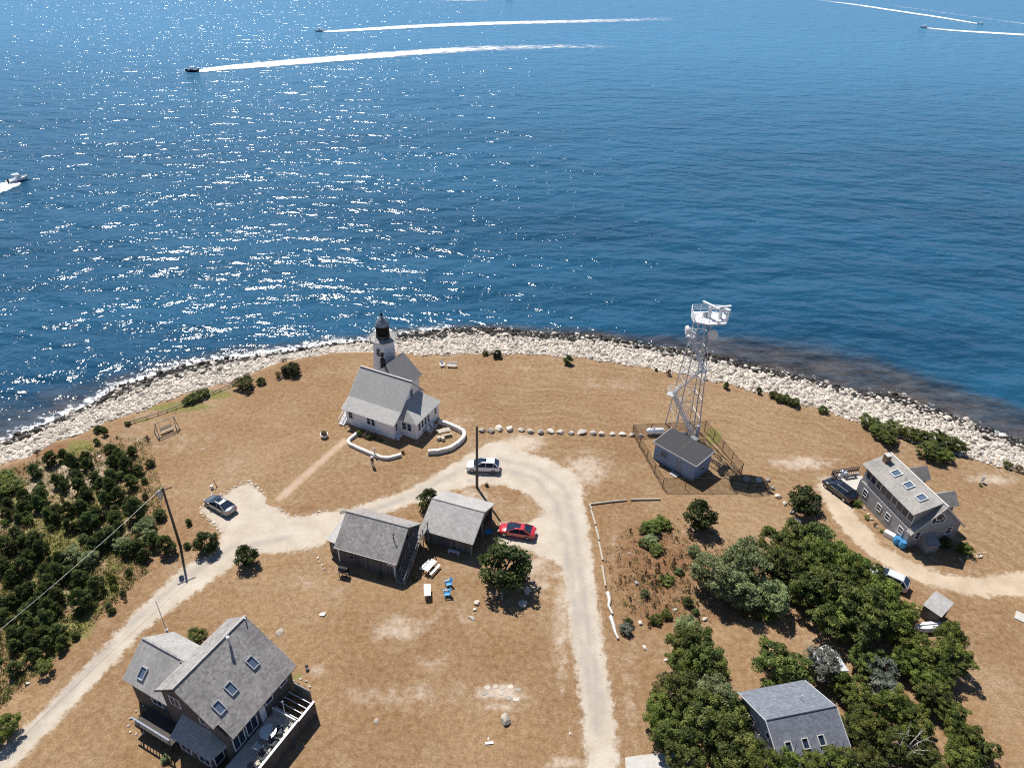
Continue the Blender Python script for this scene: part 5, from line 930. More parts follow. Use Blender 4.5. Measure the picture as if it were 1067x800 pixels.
# log edging
lg=[((614,526),(616.5,531)),((616,532),(620.5,547)),((620.7,549),(624.3,563)),((624,565),(628,584)),((627.5,590),(631,611)),((614,526),(637,523)),((637,523),(653,521.5)),((657,521),(688,520.5))]
for i,(a,b_) in enumerate(lg):
    a=G(*a); b_=G(*b_); tag(MB().tube(a+Vector((0,0,.14)),b_+Vector((0,0,.13)),.14,.12,7).build('edging_log','pale_wood'),['short corner log of the pale edging by the road','second log down the road side edging','third log down the road side edging','fourth log down the road side edging','fifth log down the road side edging, before the gap','first log along the top edging from the corner','second log along the top edging','last and longest log along the top edging'][i],'log')
for i,L_ in enumerate([[(633,618),(635,626),(634,632),(638,640)],[(636,643),(639,652),(641,660),(644,666)]]):
    m=MB(); P_=[G(*p_) for p_ in L_]
    for k_ in range(3): m.tube(P_[k_]+Vector((0,0,.18)),P_[k_+1]+Vector((0,0,.17)),.24-.04*k_,.20-.04*k_,7)
    tag(m.build('driftwood_log','cream_trim'),['bleached driftwood log lying at the upper end of the gap','bleached driftwood log at the lower end beside the silver bush'][i],'log')
q=G(207,512); 
def stick(px,py,l):
    q=G(px,py); t=thing('sapling',l,'sapling',(q.x,q.y,0)); m=MB(); m.tube((0,0,0),(-.5,.1,1.7),.05,.02,5); m.tube((-.25,.05,.8),(.2,.1,1.3),.03,.01,4); m.build('stem','brown_timber',t); MB().lathe([(.1,0),(.12,.1)],(.0,0,0),6).build('base','brown_timber',t)
stick(226,507,'thin bare sapling on the lawn above the parking area'); q=G(221,509); tag(MB().box(q.x-.15,q.y-.15,0,q.x+.15,q.y+.15,.55).build('marker_box','white_paint'),'small white box beside the bare sapling','box')
q=G(320,696.5); t=thing('well_cap','small white capped pipe standing in a pale patch right of the big house','pipe',(q.x,q.y,0)); MB().lathe([(.18,0),(.18,.45)],n=10).build('pipe','white_paint',t); MB().lathe([(.2,.45),(.1,.5)],n=10).build('cap','black_metal',t)
q=G(510,774); tag(MB().obox((q.x,q.y,.05),(1,.15,0),(-.15,1,0),(0,0,1),.75,.22,.1).build('plank','white_paint'),'short white plank on the lawn below the largest boulder','plank')
q=G(1023,502.5); t=thing('lawn_sign','small white board standing on the lawn right of the grey house','sign',(q.x,q.y,0),R(20)); MB().box(-.25,-.04,.2,.25,.04,1.1).build('board','white_paint',t); MB().box(-.2,.05,0,-.12,.1,.9).build('post','grey_wood',t); tree(1022,505,2.2,'lime','weed_tuft','yellow weed tuft at the foot of the small white board','weed',None,.6,.1)
# --- grey shingled house on the right : local x across front gable, y to the back
rh=thing('shingled_house','grey shingled house with long dormer window strip and three skylights','house',(50.55,65.75,0),R(14))
Wd,Lg=7.4,10.2; W=MB(); W.prism([(0,0),(Wd,0),(Wd,Lg),(0,Lg)],0,2.75); W.build('wall','wall_shingle_grey',rh)
for y in (0,Lg-.15): g=MB(); g.add([(0,y,2.75),(0,y+.15,2.75),(3.6,y,6.3),(3.6,y+.15,6.3),(Wd,y,2.75),(Wd,y+.15,2.75)],[(0,2,4),(1,5,3),(0,1,3,2),(2,3,5,4),(4,5,1,0)]); g.build('gable_wall','wall_board_blue',rh)
W=MB(); W.prism([(.22,.5),(3.6,.5),(3.6,Lg-.1),(.22,Lg-.1)],2.75,[5.25,6.3,6.3,5.25]); W.build('dormer_wall','wall_shingle_grey',rh)
m=MB(); m.slab([(Wd+.45,-.35,2.5),(Wd+.45,Lg+.3,2.5),(3.6,Lg+.3,6.55),(3.6,-.35,6.55)],.16); m.slab([(-.3,-.35,2.6),(.5,-.35,3.38),(.5,.45,3.38),(-.3,.45,2.6)],.12); m.slab([(.5,-.35,3.38),(3.6,-.35,6.55),(3.6,.48,6.55),(.5,.48,3.38)],.14)
m.build('roof','roof_brown',rh); m=MB(); m.slab([(-.25,.35,5.38),(-.25,Lg+.3,5.38),(3.66,Lg+.3,6.60),(3.66,.35,6.60)],.14); m.build('dormer_roof','roof_brown',rh)
MB().box(3.55,-.38,6.58,3.75,Lg+.32,6.66).build('ridge_cap','cream_trim',rh)
trim_rake(rh,[(-.3,-.38,2.5),(3.6,-.38,6.47),(Wd+.45,-.38,2.4)],'cream_trim',.18); trim_rake(rh,[(-.28,.35,5.29),(-.28,Lg+.3,5.29)],'cream_trim',.14)
for i in range(9):
    if i in(0,): ww=.95
    y=1.0+i*1.03; window(rh,(.22,y,4.35),(-1,0,0),.92,1.25,frame='wall_shingle_grey' if i%3 else 'white_trim',fw=.07)
for y in (1.4,3.9,5.7,8.6): window(rh,(0,y,1.65),(-1,0,0),.8,.95,bars=(0,1))
for x in (1.3,5.9): window(rh,(x,0,1.9),(0,-1,0),.8,1.15,bars=(0,1))
window(rh,(3.5,0,4.15),(0,-1,0),1.9,1.0,bars=(2,0)); m=MB(); m.lathe([(.62,-.05),(.62,.05)],(3.5,-.03,4.68),16,axis='y'); m.build('arched_window','white_trim',rh); m=MB(); m.lathe([(.5,-.04),(.5,.04)],(3.5,-.06,4.68),16,axis='y'); m.build('arch_pane','glass',rh)
def sky(par,c_,n,up,w_,h_): window(par,c_,n,w_,h_,frame='galvanised',up=up,glass='skylight',fw=.07,out=.14,name='skylight')
sn=Vector((-1.22,0,3.91)).normalized(); 
for y in (2.2,4.6,7.0): sky(rh,(2.0,y,5.38+2.25*1.22/3.91+.03),sn,(3.91,0,1.22),.95,1.1)
m=MB(); m.box(1.9,Lg-1.1,5.7,2.6,Lg-.4,7.2); c_=m.build('chimney','brick',rh); MB().box(1.85,Lg-1.15,7.2,2.65,Lg-.35,7.3).build('chimney_cap','concrete',c_)
m=MB(); m.tube((2.3,5.7,6.1),(2.3,5.7,6.7),.05,n=6); m.build('vent_pipe','white_metal',rh)
for y in (3.4,8.6):
    b_=MB(); b_.prism([(5.6,y-1.1),(8.1,y-1.1),(8.1,y+1.1),(5.6,y+1.1)],2.2,3.9); b_.add([(8.1,y-1.1,3.9),(8.1,y+1.1,3.9),(8.1,y,4.9),(7.95,y-1.1,3.9),(7.95,y+1.1,3.9),(7.95,y,4.9)],[(0,1,2),(3,5,4),(0,3,4,1),(1,4,5,2),(2,5,3,0)]); w_=b_.build('bay','wall_shingle_grey',rh)
    r_=MB(); r_.slab([(5.0,y-1.4,3.75),(8.5,y-1.4,3.75),(8.5,y,5.1),(5.0,y,5.1)],.12); r_.slab([(5.0,y,5.103),(8.5,y,5.103),(8.5,y+1.4,3.75),(5.0,y+1.4,3.75)],.12); r_.build('bay_roof','roof_brown',w_)
m=MB(); m.prism([(1.9,-1.5),(3.6,-1.5),(3.6,0),(1.9,0)],0,[1.3,1.3,1.9,1.9]); m.build('cellar_entry','wall_shingle_grey',rh); m=MB(); m.slab([(1.8,-1.65,1.32),(3.7,-1.65,1.32),(3.7,-.01,1.98),(1.8,-.01,1.98)],.06); m.build('cellar_hatch','roof_dark',rh)
# deck behind the house
dk=thing('wooden_deck','pale wooden deck with dark railings at the far end of the grey house','deck',rh.matrix_basis.translation if False else onb(rh,-1.6,Lg+.1),R(14)); MB().box(0,0,.1,4.4,3.4,.65).build('floor','deck_boards',dk)
for (x0,y0,x1,y1) in ((0,3.4,4.4,3.4),(0,0,0,3.4)):
    m=MB(); n=12
    for i in range(n+1): m.tube((x0+(x1-x0)*i/n,y0+(y1-y0)*i/n,.65),(x0+(x1-x0)*i/n,y0+(y1-y0)*i/n,1.6),.04,n=4)
    m.obox(((x0+x1)/2,(y0+y1)/2,1.62),(x1-x0,y1-y0,0),(0,0,1),Vector((x1-x0,y1-y0,0)).cross(Vector((0,0,1))),math.hypot(x1-x0,y1-y0),.08,.16); m.obox(((x0+x1)/2,(y0+y1)/2,1.15),(x1-x0,y1-y0,0),(0,0,1),Vector((x1-x0,y1-y0,0)).cross(Vector((0,0,1))),math.hypot(x1-x0,y1-y0),.3,.05); m.build('railing','dark_wood',dk)
bq=onb(rh,.9,Lg+2.7); t=bench((bq.x,bq.y,.65),R(14),'dark slatted bench on the wooden deck of the grey house','dark_wood',2.0)
q=G(877.5,498); t=thing('round_tank','round white water tank between the black car and the deck','tank',(q.x,q.y,0)); MB().lathe([(.55,0),(.6,.3),(.58,1.0),(.35,1.35),(.1,1.45)],n=14).build('tank','white_paint',t,True); MB().lathe([(.12,1.42),(.12,1.55)],n=8).build('lid','white_metal',t)
for px,py,rz,l in [(933.5,566,-30,'bright blue barrel at the wall of the grey house, left one'),(939,570,-30,'bright blue barrel at the wall of the grey house, right one')]:
    q=G(px,py); t=thing('barrel',l,'barrel',(q.x,q.y,0)); MB().lathe([(.4,0),(.46,.3),(.46,.7),(.4,.98)],n=14).build('drum','blue_plastic',t,True); MB().lathe([(.42,.98),(.40,1.04)],n=14).build('lid','blue_tarp',t)
q=G(926,559); tag(MB().obox((q.x,q.y,.35),(1,-1.1,0),(1.1,1,0),(0,0,1),1.3,.7,.7).build('storage_chest','white_paint',bevel=.05),'white storage chest left of the blue barrels','chest')
for i,(px,py,r) in enumerate([(900,530,2.6),(905,536,2.4),(908,541,2.4),(914,549,2.4)]): q=G(px,py); rock('edging_stone',q.x,q.y,0,r/8.5,RK,f'{ordw(i)} white stone in the flower bed along the grey house wall','stone')
for i,(px,py) in enumerate([(912,546),(919,553),(903,539)]): tree(px,py,2.6,['brown','olive','lime'][i],'garden_shrub',['rusty shrub in the bed along the grey house wall','grey green shrub in the bed along the grey house wall','yellow plant in the bed along the grey house wall'][i],'shrub',None,.7,.1)
for i in range(14):
    q=G(random.uniform(1000,1030),random.uniform(575,586)); rock('edging_stone',q.x,q.y,0,random.uniform(.12,.25),RK,'small pale stone scattered by the shaded corner of the grey house','stone','scattered stones by the grey house corner')
q=G(1075,640); t=thing('cottage','edge of a brown cottage with a pale porch slab at the right border','house',(q.x,q.y,0),R(-38)); MB().box(.0,-.6,0,6,5,2.6).build('wall','wall_shingle_dark',t); MB().slab([(-.4,-1,2.5),(6.4,-1,2.5),(6.4,2.2,4.2),(-.4,2.2,4.2)],.15).build('roof','roof_brown',t); MB().slab([(-.4,2.2,4.2),(6.4,2.2,4.2),(6.4,5.4,2.5),(-.4,5.4,2.5)],.15).build('roof','roof_brown',t); MB().box(-1.5,-2.0,0,5,-.62,.12).build('porch','concrete',t); window(t,(0,1.2,1.5),(-1,0,0),.9,1.0)
# --- big brown house bottom left: x along ridge (SW -> NE), -y east
bh=thing('big_house','large dark shingled house with steep grey roof, three skylights and side wing','house',(-29.05,37.4,0),R(64.5))
LX=8.9
W=MB(); W.prism([(.35,-5.0),(LX-.3,-5.0),(LX-.3,2.5),(.35,2.5)],0,4.45); W.build('wall','wall_shingle_dark',bh)
for x in (.35,LX-.45): g=MB(); g.add([(x,-5.0,4.45),(x+.15,-5.0,4.45),(x,-.05,8.15),(x+.15,-.05,8.15),(x,2.5,6.35),(x+.15,2.5,6.35),(x,2.5,4.45),(x+.15,2.5,4.45)],[(0,2,4,6),(1,7,5,3),(0,1,3,2),(2,3,5,4),(4,5,7,6),(6,7,1,0)]); g.build('gable_wall','wall_shingle_dark',bh)
W2=MB(); W2.box(.35,2.36,4.45,LX-.3,2.5,6.3); W2.build('wall','wall_shingle_dark',bh)
m=MB(); sl_=(8.5-4.4)/5.55; zf=lambda y:8.5+sl_*y
m.slab([(0,0,8.5),(0,-4.1,zf(-4.1)),(.55,-4.1,zf(-4.1)),(.55,-5.55,zf(-5.55)),(LX,-5.55,zf(-5.55)),(LX,0,8.5)],.18); m.slab([(0,0,8.503),(LX,0,8.503),(LX,2.8,6.45),(0,2.8,6.45)],.18); rf=m.build('roof','roof_dark',bh)
MB().obox((LX/2,0,8.53),(1,0,0),(0,1,0),(0,0,1),LX+.04,.22,.07).build('ridge_cap','roof_mid',rf)
trim_rake(bh,[(-.04,2.82,6.35),(-.04,0,8.42),(-.04,-4.1,zf(-4.1)-.08)],'dark_wood',.16); trim_rake(bh,[(.55,-5.6,zf(-5.55)-.08),(LX,-5.6,zf(-5.55)-.08)],'grey_wood',.14)
W=MB(); W.prism([(.7,2.5),(6.1,2.5),(6.1,8.0),(.7,8.0)],0,4.0); W.build('wing_wall','wall_shingle_dark',bh)
g=MB(); g.add([(.7,8.0,4.0),(6.1,8.0,4.0),(3.4,8.0,6.25),(.7,7.86,4.0),(6.1,7.86,4.0),(3.4,7.86,6.25)],[(0,1,2),(3,5,4),(0,3,4,1),(1,4,5,2),(2,5,3,0)]); g.build('wing_gable','wall_shingle_dark',bh)
m=MB(); m.slab([(.3,2.3,3.85),(.3,8.4,3.85),(3.4,8.4,6.5),(3.4,2.3,6.5)],.16); m.slab([(3.4,2.3,6.503),(3.4,8.4,6.503),(6.5,8.4,3.85),(6.5,2.3,3.85)],.16); m.slab([(3.2,2.0,6.6),(3.2,3.2,6.45),(5.9,3.2,5.0),(7.3,2.3,5.9)],.1); wr=m.build('wing_roof','roof_mid',bh)
MB().obox((3.4,5.3,6.53),(0,1,0),(1,0,0),(0,0,1),6.1,.2,.06).build('ridge_cap','roof_dark',wr)
rn=Vector((0,-sl_,1)).normalized(); ru=Vector((0,1,sl_))
for x,y in ((1.55,-3.35),(3.35,-3.05),(6.25,-2.9)): sky(bh,(x,y,zf(y)+.02),rn,ru,.72,1.1)
wn=Vector((-2.65,0,3.1)).normalized(); sky(bh,(1.35,6.5,3.85+(1.05)*2.65/3.1+.02),wn,(3.1,0,2.65),.72,1.1)
m=MB(); m.tube((6.0,-.75,zf(-.75)),(6.0,-.75,zf(-.75)+1.0),.11,n=8); v_=m.build('flue','galvanised',bh); MB().lathe([(.17,0),(.17,.18),(.03,.26)],(6.0,-.75,zf(-.75)+1.0),8).build('flue_cap','white_metal',v_)
m=MB(); m.tube((8.55,-.35,zf(-.35)),(8.55,-.35,zf(-.35)+.5),.06,n=6); m.build('vent_pipe','grey_metal',bh)
# gable windows SW
window(bh,(.35,.9,5.6),(-1,0,0),1.2,1.3,bars=(1,0)); window(bh,(.35,-1.0,6.7),(-1,0,0),.6,.7); window(bh,(.35,-2.6,5.3),(-1,0,0),1.2,1.5,bars=(1,0)); window(bh,(.7,4.6,2.6),(-1,0,0),1.4,1.4,bars=(1,0)); 
m=MB(); m.box(-1.5,.7,1.2,.33,5.6,1.35); m.build('porch_floor','dark_wood',bh); m=MB(); m.box(-1.55,.7,2.2,-1.4,5.6,2.3); [m.box(-1.5,.8+.4*i,1.35,-1.45,.86+.4*i,2.2) for i in range(12)]; m.build('porch_rail','wall_board_blue',bh)
for y in (1.0,5.0): MB().tube((-1.4,y,0),(-1.4,y,2.2),.08,n=6).build('post','dark_wood',bh)
# bay with hip roof
W=MB(); W.prism([(-1.0,.2),(.4,.2),(.4,-4.0),(-1.0,-4.0)],0,2.65); W.build('bay_wall','wall_shingle_dark',bh)
m=MB(); m.slab([(-1.4,.55,2.75),(-1.4,-4.4,2.75),(.36,-3.0,3.9),(.36,.55,3.9)],.14); m.slab([(-1.4,-4.4,2.753),(1.9,-5.0,2.753),(1.9,-4.95,3.05),(.36,-3.0,3.903)],.1); m.build('bay_roof','roof_mid',bh)
window(bh,(-1.0,-.7,1.5),(-1,0,0),1.3,1.2,frame='white_trim',bars=(1,0)); window(bh,(-1.0,-3.0,1.5),(-1,0,0),1.4,1.4,frame='white_trim',bars=(1,0)); window(bh,(-.3,-4.0,1.5),(0,-1,0),1.0,1.4,frame='white_trim')
for x,w_,z,h_ in ((1.4,1.3,2.6,2.0),(3.0,1.3,2.6,2.0),(5.4,.9,3.4,1.2),(7.4,.9,3.5,1.1)): window(bh,(x,-5.0,z),(0,-1,0),w_,h_,bars=(1,0) if w_>1 else (0,1),frame='white_trim')
d=MB(); d.box(4.1,-5.08,1.3,4.75,-5.0,3.3); d.build('door','white_trim',bh)
# deck with solid rail wall
dk=thing('deck','raised deck with pale solid rail wall and boards along the big house','deck',bh.location,R(64.5))
MB().box(-4.5,-8.2,1.05,5.4,-5.1,1.25).build('floor','deck_boards',dk)
MB().box(-4.5,-8.35,.0,5.4,-8.22,2.05).build('rail_wall','wall_weathered_shade',dk); MB().box(-4.5,-8.38,2.05,5.45,-8.16,2.12).build('rail_cap','white_trim',dk)  # rail and screen walls use a darker colour to paint in their shade
m=MB(); [m.tube((5.35,-5.3-.22*i,1.25),(5.35,-5.3-.22*i,2.15),.03,n=4) for i in range(13)]; m.obox((5.35,-6.72,2.2),(0,1,0),(1,0,0),(0,0,1),2.8,.12,.1); m.build('end_railing','white_trim',dk)
m=MB(); m.box(5.5,-8.35,0,7.8,-8.22,1.9); m.build('screen_wall','wall_weathered_shade',dk); m=MB(); m.box(5.5,-8.38,1.9,7.8,-8.16,1.98); m.build('screen_cap','white_trim',dk); m=MB(); [m.box(5.7+.6*i,-8.2,1.7,5.76+.6*i,-5.3,1.8) for i in range(4)]; m.build('beams','white_trim',dk); MB().box(8.25,-7.4,0,8.35,-5.4,2.3).build('shower_panel','grey_wood',dk)
def flatchair(loc,rz,label,mat): return armchair(loc,rz,label,mat,'dark chairs on the big house deck')
for x,y,a,l in ((4.1,-7.2,100,'dark chair at the upper corner of the big house deck'),(3.0,-7.6,80,'dark chair second from the deck corner'),(1.6,-7.7,60,'dark chair beside the deck rail wall'),(.1,-7.7,40,'dark chair at the bottom edge of the photo on the deck')):
    q=onb(bh,x,y,1.25); flatchair(q,R(a),l,'canvas_dark')
q=onb(bh,3.4,-6.5,1.25); t=thing('patio_table','white deck table with a closed parasol pole','table',q,R(64)); MB().lathe([(.75,.70),(.78,.74)],n=18).build('tabletop','white_metal',t); MB().lathe([(.3,0),(.05,.1),(.05,.7)],n=8).build('leg','white_metal',t)
q=onb(bh,5.2,-7.0,1.25); t=thing('parasol_pole','grey leaning parasol pole rising from the deck corner','pole',q); MB().tube((0,0,0),(-.1,.4,2.6),.045,n=6).build('pole','galvanised',t); MB().lathe([(.02,-.1),(.09,0),(.02,.1)],(-.1,.4,2.65),8).build('knob','white_metal',t)
q=onb(bh,2.0,-6.6,1.25); armchair(q,R(160),'pale chair in the shade of the big house on the deck','white_metal')
q=onb(bh,1.2,-7.5,1.25); tag(MB().obox((q.x,q.y,1.35),(1,.5,0),(-.5,1,0),(0,0,1),1.6,.7,.2).build('lounger_cushion','pale_wood'),'pale lounger cushion lying on the deck at the bottom edge','cushion')
# small deck behind the house ridge
q=onb(bh,6.6,4.6,0); t=thing('side_deck','small raised deck with pale railing behind the big house roof','deck',bh.location,R(64.5)); MB().box(6.6,2.7,2.2,9.3,4.9,2.4).build('floor','deck_boards',t); m=MB()
for (x0,y0,x1,y1) in ((6.6,4.9,9.3,4.9),(9.3,4.9,9.3,2.7)):
    m.obox(((x0+x1)/2,(y0+y1)/2,3.3),(x1-x0,y1-y0,0),(0,0,1),Vector((x1-x0,y1-y0,0)).cross(Vector((0,0,1))),math.hypot(x1-x0,y1-y0)+.1,.1,.14)
    for i in range(9): m.tube((x0+(x1-x0)*i/8,y0+(y1-y0)*i/8,2.4),(x0+(x1-x0)*i/8,y0+(y1-y0)*i/8,3.3),.03,n=4)
m.build('railing','cream_trim',t); [MB().box(x-.06,y-.06,0,x+.06,y+.06,2.2).build('post','grey_wood',t) for x in (6.7,9.2) for y in (2.8,4.8)]
# planting beds by the big house
for cx,cy,rad,l in ((150,749,1.3,'west'),(309,722,1.3,'east')):
    q=G(cx,cy)
    for i in range(12):
        a=i*.52; 
        if (l=='west' and math.cos(a)>.5) or (l=='east' and math.cos(a)<-.5): continue
        rock('edging_stone',q.x+rad*math.cos(a),q.y+rad*1.2*math.sin(a),0,random.uniform(.14,.24),RK,f'small pale edging stone of the flower bed at the {l} side of the big house','stone',f'bed edging stones at the {l} side of the big house')
for px,py,r,k_,l in [(150,745,4,'lime','yellow flowering plant in the left bed of the big house'),(152,752,5,'mid','green plant in the left bed of the big house'),(155,758,4,'brown','rusty plant at the lower end of the left bed'),(309,716,4,'lime','yellow green plant in the right bed of the big house'),(313,721,3.5,'mid','green plant right in the bed by the big house corner'),(172,790,5,'olive','grey plant by the bay wall at the bottom of the big house')]: tree(px,py,r,k_,'garden_shrub',l,'plant',None,.7,.1)
# --- slate roofed house bottom right
sh_=thing('slate_roof_house','house with two tone slate roof and three dark skylights among the trees','house',(23.85,37.8,0),R(13)); LX=7.05; zr=6.0; sl2=2.2/4.3
W=MB(); W.prism([(.3,-4.0),(LX-.3,-4.0),(LX-.3,4.0),(.3,4.0)],0,3.8); W.build('wall','wall_shingle_grey',sh_)
for x in (.3,LX-.42): g=MB(); g.add([(x,-4,3.8),(x+.12,-4,3.8),(x,0,5.8),(x+.12,0,5.8),(x,4,3.8),(x+.12,4,3.8)],[(0,2,4),(1,5,3),(0,1,3,2),(2,3,5,4),(4,5,1,0)]); g.build('gable_wall','wall_shingle_grey',sh_)
gable_roof(sh_,'roof','roof_slate',0,LX,-4.3,4.35,zr,3.75,3.75,cmat='roof_slate')
trim_rake(sh_,[(-.05,-4.3,3.66),(-.05,0,5.92),(-.05,4.35,3.66)]); trim_rake(sh_,[(LX+.05,-4.3,3.66),(LX+.05,0,5.92),(LX+.05,4.35,3.66)])
n2=Vector((0,-(zr-3.75)/4.3,1)).normalized()
for x in (3.05,4.75,6.2): pass
for x in (1.25,2.9,4.5): window(sh_,(x,-2.15,zr-2.15*(zr-3.75)/4.3+.02),n2,.6,.85,frame='cream_trim',up=(0,1,.52),glass='glass',fw=.07,out=.14,name='skylight')
m=MB(); m.tube((4.7,1.7,5.1),(4.7,1.7,5.8),.05,n=6); m.build('vent_pipe','white_metal',sh_)
window(sh_,(.3,1.8,3.0),(-1,0,0),.7,.9,bars=(0,1)); window(sh_,(.3,-.5,4.3),(-1,0,0),.6,.7)
m=MB(); 
for i in range(5): m.tube((-.1,3.9-1.9*i,0),(-.1,3.9-1.9*i,3.6),.05,n=4)
m.build('trellis','white_trim',sh_)
# pale low roof
pa=[G(846,678,2.2),G(860,671.5,2.2),G(872,680,2.2),G(884.5,699,2.2),G(869,699,2.2),G(848,689,2.2)]
t=thing('pale_roof_shed','low shed with a pale flat roof behind the silver grey tree','shed',(pa[0].x,pa[0].y,0)); m=MB(); o0=Vector((pa[0].x,pa[0].y,0)); P2=[p_-o0 for p_ in pa]; c_=sum(P2,Vector())/6
MB().prism([((p_.x-c_.x)*.93+c_.x,(p_.y-c_.y)*.93+c_.y) for p_ in P2],0,2.1).build('wall','grey_wood',t); MB().prism([(p_.x,p_.y) for p_ in P2],2.1,2.25).build('roof','metal_roof',t)
# small shed right
t=thing('small_shed','small dark shed with grey roof by the sandy track','shed',(47.35,55.0,0),R(-53)); MB().prism([(.1,.15),(1.95,.15),(1.95,2.5),(.1,2.5)],0,1.95).build('wall','wall_weathered_shade',t)
MB().slab([(0,-.1,2.0),(2.15,-.1,2.0),(2.15,2.1,2.75),(0,2.1,2.75)],.1).build('roof','roof_mid',t); MB().slab([(0,2.1,2.753),(2.15,2.1,2.753),(2.15,2.8,2.3),(0,2.8,2.3)],.1).build('roof','roof_mid',t)
d=MB(); d.box(1.96,.8,.05,2.02,1.7,1.8); d.build('door','dark_wood',t)
# ------------------------------------------------------------------ vehicles
def car(name,label,p0,p1,mat,kind='sedan',W_=1.8,sunroof=False):
    "p0 = front on the ground, p1 = rear"
    a=Vector(p0); b_=Vector(p1); d=a-b_; L_=d.length; mid=(a+b_)/2; mid.z=.014
    t=thing(name,label,'car',mid,math.atan2(d.y,d.x)); h={'sedan':1.43,'suv':1.68}[kind]; belt=.93 if kind=='sedan' else 1.05; hood=.86 if kind=='sedan' else 1.02; tr_=.98 if kind=='sedan' else 1.05
    X=[(-.5,.40,.82*W_/1.8,tr_-.28),(-.485,.28,.90,tr_-.08),(-.44,.24,.96,tr_),(-.33,.22,1,belt+.02),(0,.22,1,belt),(.20,.22,1,belt-.01),(.26,.22,.99,hood+.02),(.40,.22,.95,hood-.08),(.47,.26,.88,hood-.2),(.5,.36,.78,hood-.36)]
    vs=[];fs=[]; n=10
    for fx,zb,w_,zt in X:
        hw=W_/2*w_; x=fx*L_
        vs+=[(x,-hw*.86,zb),(x,-hw,zb+.12),(x,-hw*1.0,(zb+zt)/2),(x,-hw*.96,zt-.07),(x,-hw*.82,zt),(x,hw*.82,zt),(x,hw*.96,zt-.07),(x,hw,(zb+zt)/2),(x,hw,zb+.12),(x,hw*.86,zb)]
    for i in range(len(X)-1):
        for k_ in range(n): fs.append((i*n+k_,i*n+(k_+1)%n,(i+1)*n+(k_+1)%n,(i+1)*n+k_))
    fs+=[tuple(range(n))[::-1],tuple(range((len(X)-1)*n,len(X)*n))]
    bd=MB().add(vs,fs).build('body',mat,t,True); mo=bd.modifiers.new('edge','EDGE_SPLIT'); mo.split_angle=R(40)
    # greenhouse
    rb=(-.47,-.34,.05,.285) if kind=='suv' else (-.42,-.20,.05,.285)
    gh=MB(); z0=belt-.02; z1=h-.09; hw0=W_/2*.93; hw1=W_/2*.70
    gh.add([(rb[0]*L_,-hw0,z0),(rb[3]*L_,-hw0,z0),(rb[3]*L_,hw0,z0),(rb[0]*L_,hw0,z0),(rb[1]*L_,-hw1,z1),(rb[2]*L_,-hw1,z1),(rb[2]*L_,hw1,z1),(rb[1]*L_,hw1,z1)],[(0,3,2,1),(4,5,6,7),(0,1,5,4),(1,2,6,5),(2,3,7,6),(3,0,4,7)])
    gh.build('windows','glass',t)
    m=MB(); rx0,rx1=rb[1]*L_-.05,rb[2]*L_+.05; m.add([(rx0,-hw1-.02,z1),(rx1,-hw1-.02,z1),(rx1,hw1+.02,z1),(rx0,hw1+.02,z1),(rx0+.12,-hw1+.1,h),(rx1-.12,-hw1+.1,h),(rx1-.12,hw1-.1,h),(rx0+.12,hw1-.1,h)],[(0,3,2,1),(4,5,6,7),(0,1,5,4),(1,2,6,5),(2,3,7,6),(3,0,4,7)]); rf_=m.build('roof',mat,t,bevel=.07)
    for s__ in (-1,1):
        for x0_,x1_,r_ in [(rb[3],rb[2],.045),(rb[0],rb[1],.07),(-.08,-.09,.045)]+([(-.30,-.31,.045)] if kind=='suv' else []):
            MB().tube((x0_*L_,s__*hw0,z0),(x1_*L_,s__*hw1,z1),r_,n=5).build('pillar',mat,t)
    if sunroof: MB().box(-.02*L_-.35,-.4,h-.01,-.02*L_+.35,.4,h+.012).build('sunroof','glass',rf_)
    for x in (.32*L_,-.31*L_):
        for s__ in (-1,1):
            y=s__*(W_/2-.09); w_=MB().lathe([(.25,-.11),(.33,-.10),(.335,0),(.33,.10),(.25,.11)],(x,y,.335),18,axis='y').build('wheel','rubber',t); MB().lathe([(.20,-.01),(.21,.0),(.19,.015)],(x,y+s__*.112,.335),12,axis='y').build('rim','rim',w_)
    for s__ in (-1,1):
        MB().obox((.485*L_,s__*W_*.33,hood-.24),(1,-.5*s__,0),(0,0,1),(.5*s__,1,0),.10,.14,.30).build('headlight','lamp_clear',t); MB().obox((-.492*L_,s__*W_*.34,tr_-.22),(1,0,0),(0,0,1),(0,1,0),.08,.16,.34).build('taillight','lamp_red',t)
        MB().obox((.20*L_,s__*(W_/2+.06),belt+.08),(1,0,0),(0,0,1),(0,1,0),.12,.14,.16).build('mirror',mat,t)
    MB().box(.475*L_,-W_*.30,.36,.503*L_,W_*.30,.55).build('grille','black_metal',t); MB().box(-.505*L_,-W_*.4,.38,-.488*L_,W_*.4,.52).build('rear_bumper','black_metal' if kind=='suv' else mat,t)
    MB().box(-.506*L_,-.24,.62,-.499*L_,.24,.74).build('number_plate','white_metal',t)
    return t
def gcar(f,r,*a,Ln=4.7,**k):
    p0=G(*f); p1=G(*r); c_=(p0+p1)/2; d=(p0-p1).normalized(); return car('parked_car',a[0],c_+d*Ln/2,c_-d*Ln/2,*a[1:],**k)
gcar((217,521.5),(243.5,536.5),'grey saloon car parked at the corner of the gravel parking area','car_grey','sedan',sunroof=True,Ln=4.8)
gcar((486,488),(521,489.5),'white crossover car parked on the gravel beside the tall pole','car_white','suv',sunroof=True,Ln=4.75)
gcar((519.5,553),(558,559),'bright red saloon car parked above the large round tree','car_red','sedan',sunroof=True,Ln=4.75)
gcar((864,506),(884,521),'black sport utility car parked by the deck of the grey house','car_black','suv',Ln=4.9,W_=1.95)
gcar((911,600),(937,612),'pale silver car half hidden by the tree belt near the small shed','car_silver','suv',Ln=4.6)
